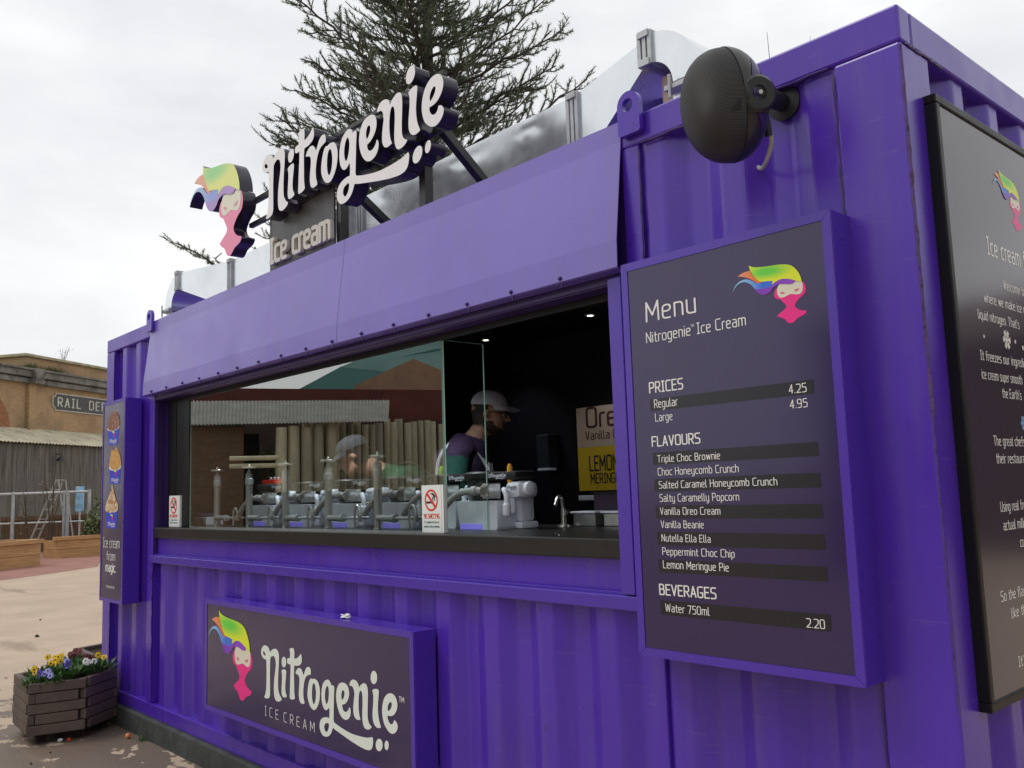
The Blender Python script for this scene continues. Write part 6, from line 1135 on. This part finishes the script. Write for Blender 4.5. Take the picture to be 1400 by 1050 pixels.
def strap(pts, w, m, t, nm='apron_strap', side=None):
    pts = bez(pts, 8); bm = BM(); L0 = []; 
    for i, p in enumerate(pts):
        tg = (pts[min(i + 1, len(pts) - 1)] - pts[max(0, i - 1)]).normalized(); n_ = (p - side(p)).normalized(); b = tg.cross(n_).normalized() * w; L0.append((p - b, p + b, p + b + n_ * .004, p - b + n_ * .004))
    rows = [[bm.verts.new(c) for c in q] for q in L0]
    for a, b in zip(rows, rows[1:]):
        for k in range(4): bm.faces.new((a[k], a[(k + 1) % 4], b[(k + 1) % 4], b[k]))
    bmesh.ops.recalc_face_normals(bm, faces=bm.faces); obj(nm, bm, m, t, smooth=True)
CLW = mat('white apron cloth', (.70, .70, .74), .8, var=.05)
ax = lambda p: Vector((ch.x - .02, ch.y - .02, min(p.z, 1.5)))
strap([pel - Fh * .13 + Sh * .14 + Vector((0, 0, .14)), ch - Fh * .145 + Sh * .13 + Vector((0, 0, -.08)), ch - Fh * .12 + Sh * .12 + Vector((0, 0, .10)), ch - Fh * .03 + Sh * .11 + Vector((0, 0, .185)), ch + Fh * .07 + Sh * .09 + Vector((0, 0, .15)), ch + Fh * .145 + Sh * .06 + Vector((0, 0, .02))], .013, CLW, WA, side=ax)
strap([ch + Fh * .148 + Vector((0, 0, .06)), ch + Fh * .152 + Vector((0, 0, -.10)), pel + Fh * .145 + Vector((0, 0, .08))], .09, CLW, WA, 'apron', side=ax)
# worker in the grey cap, bent forward over the mixers
WB = thing('person', 'worker in grey cap and green top bent forward over the mixers', 'person', (2.5, 1.35, .15)); pr = []
Db, Ub = Vector((-.62, -.66, -.36)), Vector((-.25, -.25, 1)); P, D, S, U = head(pr, (2.17, .80, 1.60), Db, Ub, 1.0); pel = Vector((2.56, 1.38, 1.08)); nb = Vector((2.29, .93, 1.50)); ch = Vector((2.37, 1.06, 1.42)); Fh = Vector((-.5, -.85, 0)).normalized(); Sh = Vector((Fh.y, -Fh.x, 0)); Sh = Vector((-.85, .5, 0)).normalized()
pr += [(nb, .062, P(-.03, 0, -.035), .058, 0), (ch + Sh * .11, .11, pel + Sh * .07, .12, 1), (ch - Sh * .11, .11, pel - Sh * .07, .12, 1), (ch, .13, pel, .125, 1), (nb - (nb - ch) * .2, .08, ch, .125, 1)]
for sg, el, wr in ((1, Vector((2.02, .98, 1.27)), Vector((1.98, .72, 1.36))), (-1, Vector((2.52, .72, 1.28)), Vector((2.30, .60, 1.33)))):
    sh = ch + Sh * .19 * sg + Vector((-.02, -.05, .03)); pr += [(ch + Sh * .1 * sg + Vector((-.02, -.04, .03)), .085, sh, .072, 1), (sh, .066, el, .05, 1), (el, .045, wr, .033, 0)]; hand(pr, wr + (wr - el).normalized() * .015, wr - el, (0, 0, 1))
for sg in (1, -1):
    hp = pel + Sh * .09 * sg; kn = hp + Vector((-.04, -.06, -.45)); an = kn + Vector((.04, .05, -.40)); pr += [(hp, .108, kn, .066, 2), (kn, .066, an, .045, 2), (an + Vector((0, 0, -.03)), .045, an + Fh * .15 + Vector((0, 0, -.03)), .038, 2)]
figure(pr, 'body', [SKIN, mat('bottle green top', (.012, .11, .042), .85, var=.3, vscale=14, bump=1.0, bscale=13), CL_K], WB); eyes(P, WB)
cap_obj(P, D, S, U, WB, mat('grey cap cloth', (.07, .07, .075), .85, var=.12, vscale=30), .8)
bm = BM(); egg_r = [[bm.verts.new(P(-.018 - .088 * math.cos(b) * (1 - .12 * (a > 80)), .0865 * math.sin(b) * (1 - .12 * (a > 80)), .068 - .125 * (a - 55) / 40)) for b in np.linspace(-1.8, 1.8, 17)] for a in range(55, 96, 8)]
for i in range(len(egg_r) - 1):
    for k in range(16): bm.faces.new((egg_r[i][k], egg_r[i][k + 1], egg_r[i + 1][k + 1], egg_r[i + 1][k]))
obj('hair', bm, HAIR, WB, smooth=True)
ax = lambda p: ch.lerp(pel, .3) + Vector((0, 0, -.04))
strap([ch + Sh * .10 + Fh * .05 + Vector((0, 0, .135)), ch + Sh * .09 - Fh * .06 + Vector((0, 0, .13)), ch.lerp(pel, .5) + Sh * .06 - Fh * .08 + Vector((0, 0, .10)), pel - Fh * .12 + Vector((0, 0, .04))], .016, mat('grey apron strap', (.25, .26, .25), .8), WB, side=ax)

# ------------------------------------------------------------------ the far side of the square, seen mirrored in the window glass
def wallbox(bm, a, b, z0, z1, th, mi=0):
    a, b = Vector((*a, 0)), Vector((*b, 0)); d = (b - a).normalized(); o = Vector((-d.y, d.x, 0)); o = o if o.dot(Vector((1, .4, 0))) < 0 else -o; box(bm, 0, (b - a).length, 0, th, z0, z1, 0, mi, Matrix(((d.x, o.x, 0, a.x), (d.y, o.y, 0, a.y), (0, 0, 1, 0), (0, 0, 0, 1))))
t = thing('brick_shed', 'low brown brick shed with grey corrugated roof across the square', 'shed', (-8, -5, GZ)); mb = mat('brown shed brick', (.15, .085, .05), .85); n, l, bb = nodes(mb); tcx = n.new('ShaderNodeTexCoord'); sx_ = n.new('ShaderNodeSeparateXYZ'); l.new(tcx.outputs['Object'], sx_.inputs[0]); cx_ = n.new('ShaderNodeCombineXYZ'); l.new(sx_.outputs[1], cx_.inputs[0]); l.new(sx_.outputs[2], cx_.inputs[1]); br = n.new('ShaderNodeTexBrick'); br.inputs['Scale'].default_value = 5; br.inputs['Color1'].default_value = (.17, .10, .055, 1); br.inputs['Color2'].default_value = (.12, .07, .04, 1); br.inputs['Mortar'].default_value = (.14, .11, .08, 1); l.new(cx_.outputs[0], br.inputs[0]); l.new(br.outputs[0], bb.inputs['Base Color'])
bm = BM(); wallbox(bm, (-7.85, -3.5), (-7.60, -4.52), GZ, 2.6, .3); obj('wall', bm, mb, t)
bm = BM(); ns = 480; e0, e1, r0, r1 = Vector((-7.75, -3.4, 2.62)), Vector((-6.33, -6.66, 2.66)), Vector((-9.7, -4.2, 3.24)), Vector((-7.95, -7.8, 3.24)); rows = [[], []]
for i in range(ns + 1): k = i / ns; w_ = Vector((0, 0, .012 * math.sin(2 * math.pi * i / 8.0))); rows[0].append(bm.verts.new(e0.lerp(e1, k) + w_)); rows[1].append(bm.verts.new(r0.lerp(r1, k) + w_))
for i in range(ns): bm.faces.new((rows[0][i], rows[0][i + 1], rows[1][i + 1], rows[1][i]))
obj('roof', bm, mat('grey corrugated roof', (.21, .21, .19), .7, var=.25, vscale=3), t); bm = BM(); wallbox(bm, (-9.9, -3.7), (-9.0, -5.5), GZ, 2.6, .1); obj('rear_wall', bm, M['black_inside'], t)
M['log'] = mat('pale peeled log', (.56, .52, .37), .8, var=.3, vscale=3, stretch=(1, 1, .25), dark=((.25, .20, .12), 3, .56, .12), bump=.3)
n, l, bb = nodes(M['log']); src = bb.inputs['Base Color'].links[0].from_socket; oi = n.new('ShaderNodeObjectInfo'); mr = n.new('ShaderNodeMapRange'); mr.inputs[3].default_value = .55; mr.inputs[4].default_value = 1.12; l.new(oi.outputs['Random'], mr.inputs[0]); vm = n.new('ShaderNodeVectorMath'); vm.operation = 'SCALE'; l.new(src, vm.inputs[0]); l.new(mr.outputs[0], vm.inputs['Scale']); l.new(vm.outputs[0], bb.inputs['Base Color'])
def palisade(lab, a, b, n_, r, z1, grp):
    a, b = Vector((*a, 0)), Vector((*b, 0)); t = thing('log_palisade', lab, 'fence', tuple(a.lerp(b, .5) + Vector((0, 0, GZ))), grp)
    for i in range(n_):
        p = a.lerp(b, i / max(1, n_ - 1)); bm = BM(); rr = r * rng.uniform(.82, 1.12); lean = Vector((rng.uniform(-.03, .03), rng.uniform(-.03, .03), 0)); tube(bm, [p + Vector((0, 0, GZ)), p + lean * .5 + Vector((0, 0, 1.4)), p + lean + Vector((0, 0, z1 + rng.uniform(-.08, .05)))], [rr, rr * .95, rr * .88], 10); obj('log', bm, M['log'], t, smooth=40)
palisade('five tall pale logs standing beside the brown brick shed', (-7.16, -4.98), (-7.02, -5.9), 5, .105, 2.62, 'log fences across the square')
palisade('long fence of pale upright logs across the square', (-8.84, -6.4), (-7.7, -10.3), 28, .085, 2.86, 'log fences across the square')
t = thing('log_barrier', 'two horizontal pale poles between the shed and the tall logs', 'barrier', (-6.1, -4.05, GZ)); bm = BM()
for z in (2.0, 1.88): tube(bm, [(-6.35, -3.7, z), (-5.85, -4.35, z - .01)], .036, 8)
obj('pole', bm, M['log'], t, smooth=40); bm = BM(); tube(bm, [(-5.87, -4.33, GZ), (-5.87, -4.33, 2.05)], .05, 8); obj('post', bm, M['log'], t, smooth=40)
t = thing('red_barn', 'dark red timber barn behind the log fence across the square', 'barn', (-11, -8, GZ)); mr_ = mat('dark red boards', (.11, .022, .016), .75, var=.25, vscale=2)
bm = BM(); wallbox(bm, (-11.9, -4.6), (-9.3, -11.2), GZ, 3.45, .3); obj('wall', bm, mat('dark brown barn boards', (.05, .03, .022), .8, var=.3), t); bm = BM(); wallbox(bm, (-11.8, -4.6), (-9.2, -11.2), 3.46, 3.74, .3); obj('fascia', bm, mr_, t)  # barn wall in its own dark brown, varied at random
bm = BM(); wallbox(bm, (-8.75, -8.2), (-8.0, -11), 2.90, 3.45, .08); tag(obj('red_hoarding', bm, mr_, None, base=(-8.4, -9.4, 2.9)), 'dark red board hoarding above the right part of the log fence', 'hoarding')
t = thing('teal_pavilion', 'pavilion with teal roof and tan gable behind the red barn', 'pavilion', (-12, -11, GZ)); bm = BM(); vs = [bm.verts.new(p) for p in ((-14.4, -9.0, 4.05), (-9.7, -11.9, 4.05), (-10.6, -14.6, 5.9), (-13.6, -12.4, 5.75), (-13.75, -10.2, 4.8))]; bm.faces.new(vs); ex = [bm.verts.new(v_.co - Vector((0, 0, .08))) for v_ in vs]; bm.faces.new(ex[::-1])
for i in range(5): bm.faces.new((vs[i], ex[i], ex[(i + 1) % 5], vs[(i + 1) % 5]))
obj('roof', bm, mat('teal roof sheet', (.015, .105, .10), .6, var=.2, vscale=1.2), t)
bm = BM(); d_ = (Vector((-9.9, -11.5, 0)) - Vector((-11.6, -9.5, 0))).normalized(); A_ = Vector((-11.75, -9.4, 0)); fill(bm, [[(0, 3.7), (2.75, 3.7), (2.75, 4.05), (1.45, 4.62), (0, 4.0)]], lambda u, v, w: A_ + d_ * u + Vector((.76, .64, 0)) * w + Vector((0, 0, v)), .25, .25); obj('gable', bm, mat('tan gable boards', (.34, .20, .13), .8, var=.15), t); bm = BM(); wallbox(bm, (-14, -9.6), (-10.1, -12.3), GZ, 4.0, .2); obj('wall', bm, mat('pavilion wall', (.2, .13, .09), .8), t)
leafy('garden_tree', (-11.6, -6.7, 2.35), .9, 1800, .12, (.06, .09, .03), 'bushy green tree between the shed and the log fence', 'tree')
t = thing('added_dark_fence', 'low black board fence added before the logs to darken the window reflection', 'fence', (-6.2, -7, GZ)); bm = BM()  # added to keep bright logs and ground out of the glass below eye level
fa, fb = Vector((-5.75, -4.05, 0)), Vector((-5.4, -10.8, 0)); dd = (fb - fa).normalized(); q = Matrix(((dd.x, dd.y, 0, fa.x), (dd.y, -dd.x, 0, fa.y), (0, 0, 1, 0), (0, 0, 0, 1)))
for i in range(44): box(bm, i * .153, i * .153 + .145, 0, .02 + rng.uniform(0, .01), GZ, 1.41, 0, 0, q)
obj('boards', bm, mat('black stained boards', (.012, .011, .010), .9, var=.3), t); bm = BM(); box(bm, 0, 6.75, -.03, .06, 1.411, 1.45, .005, 0, q); obj('cap_rail', bm, mat('black stained rail', (.018, .016, .014), .9), t)
# unseen halls added to cut skylight and darken reflections on the kiosk
def hall(lab, x0, x1, y0, y1, h, colr, nm):
    t = thing('added_hall', lab, 'hall', ((x0 + x1) / 2, (y0 + y1) / 2, GZ), 'unseen halls added to darken the kiosk'); bm = BM(); box(bm, x0, x1, y0, y1, GZ, h, .02); obj('wall', bm, mat(nm, colr, .85, var=.3, vscale=1.5), t)
    bm = BM(); lng = (x1 - x0) > (y1 - y0); c0, c1 = ((x0 + x1) / 2, (y0 + y1) / 2); e = .4
    p = [(x0 - e, y0 - e, h + .01), (x1 + e, y0 - e, h + .01), (x1 + e, y1 + e, h + .01), (x0 - e, y1 + e, h + .01)]; r = [(x0, c1, h + 1.3), (x1, c1, h + 1.3)] if lng else [(c0, y0, h + 1.3), (c0, y1, h + 1.3)]
    a = [bm.verts.new(q) for q in p]; b = [bm.verts.new(q) for q in r]
    if lng: fs = [(a[0], a[1], b[1], b[0]), (a[2], a[3], b[0], b[1]), (a[1], a[2], b[1]), (a[3], a[0], b[0]), tuple(a[::-1])]
    else: fs = [(a[1], a[2], b[1], b[0]), (a[3], a[0], b[0], b[1]), (a[0], a[1], b[0]), (a[2], a[3], b[1]), tuple(a[::-1])]
    for f in fs: bm.faces.new(f)
    obj('roof', bm, mat(nm + ' roof', (.12, .09, .08), .8, var=.2), t); bm = BM()
    for k in range(4):
        if lng: q = x0 + (x1 - x0) * (k + .5) / 4; box(bm, q - .6, q + .6, y1 - .02, y1 + .04, .9, 2.2, .01)
        else: q = y0 + (y1 - y0) * (k + .5) / 4; box(bm, x0 - .04, x0 + .02, q - .6, q + .6, .9, 2.2, .01)
        obj('window', bm, M['black_frame'], t); bm = BM()
    bm.free()
hall('long dark hall added out of view to darken the kiosk end wall', 16, 21, -12, 12, 3.6, (.10, .065, .05), 'brown hall boards')
hall('plum hall added out of view to darken reflections on the menu side', -1.5, 11.5, -19, -13.5, 4.0, (.075, .045, .06), 'plum hall boards')
hall('dark hall added out of view to darken the notice board reflection', 7.5, 26, 16, 21, 3.9, (.05, .035, .03), 'dark hall boards')
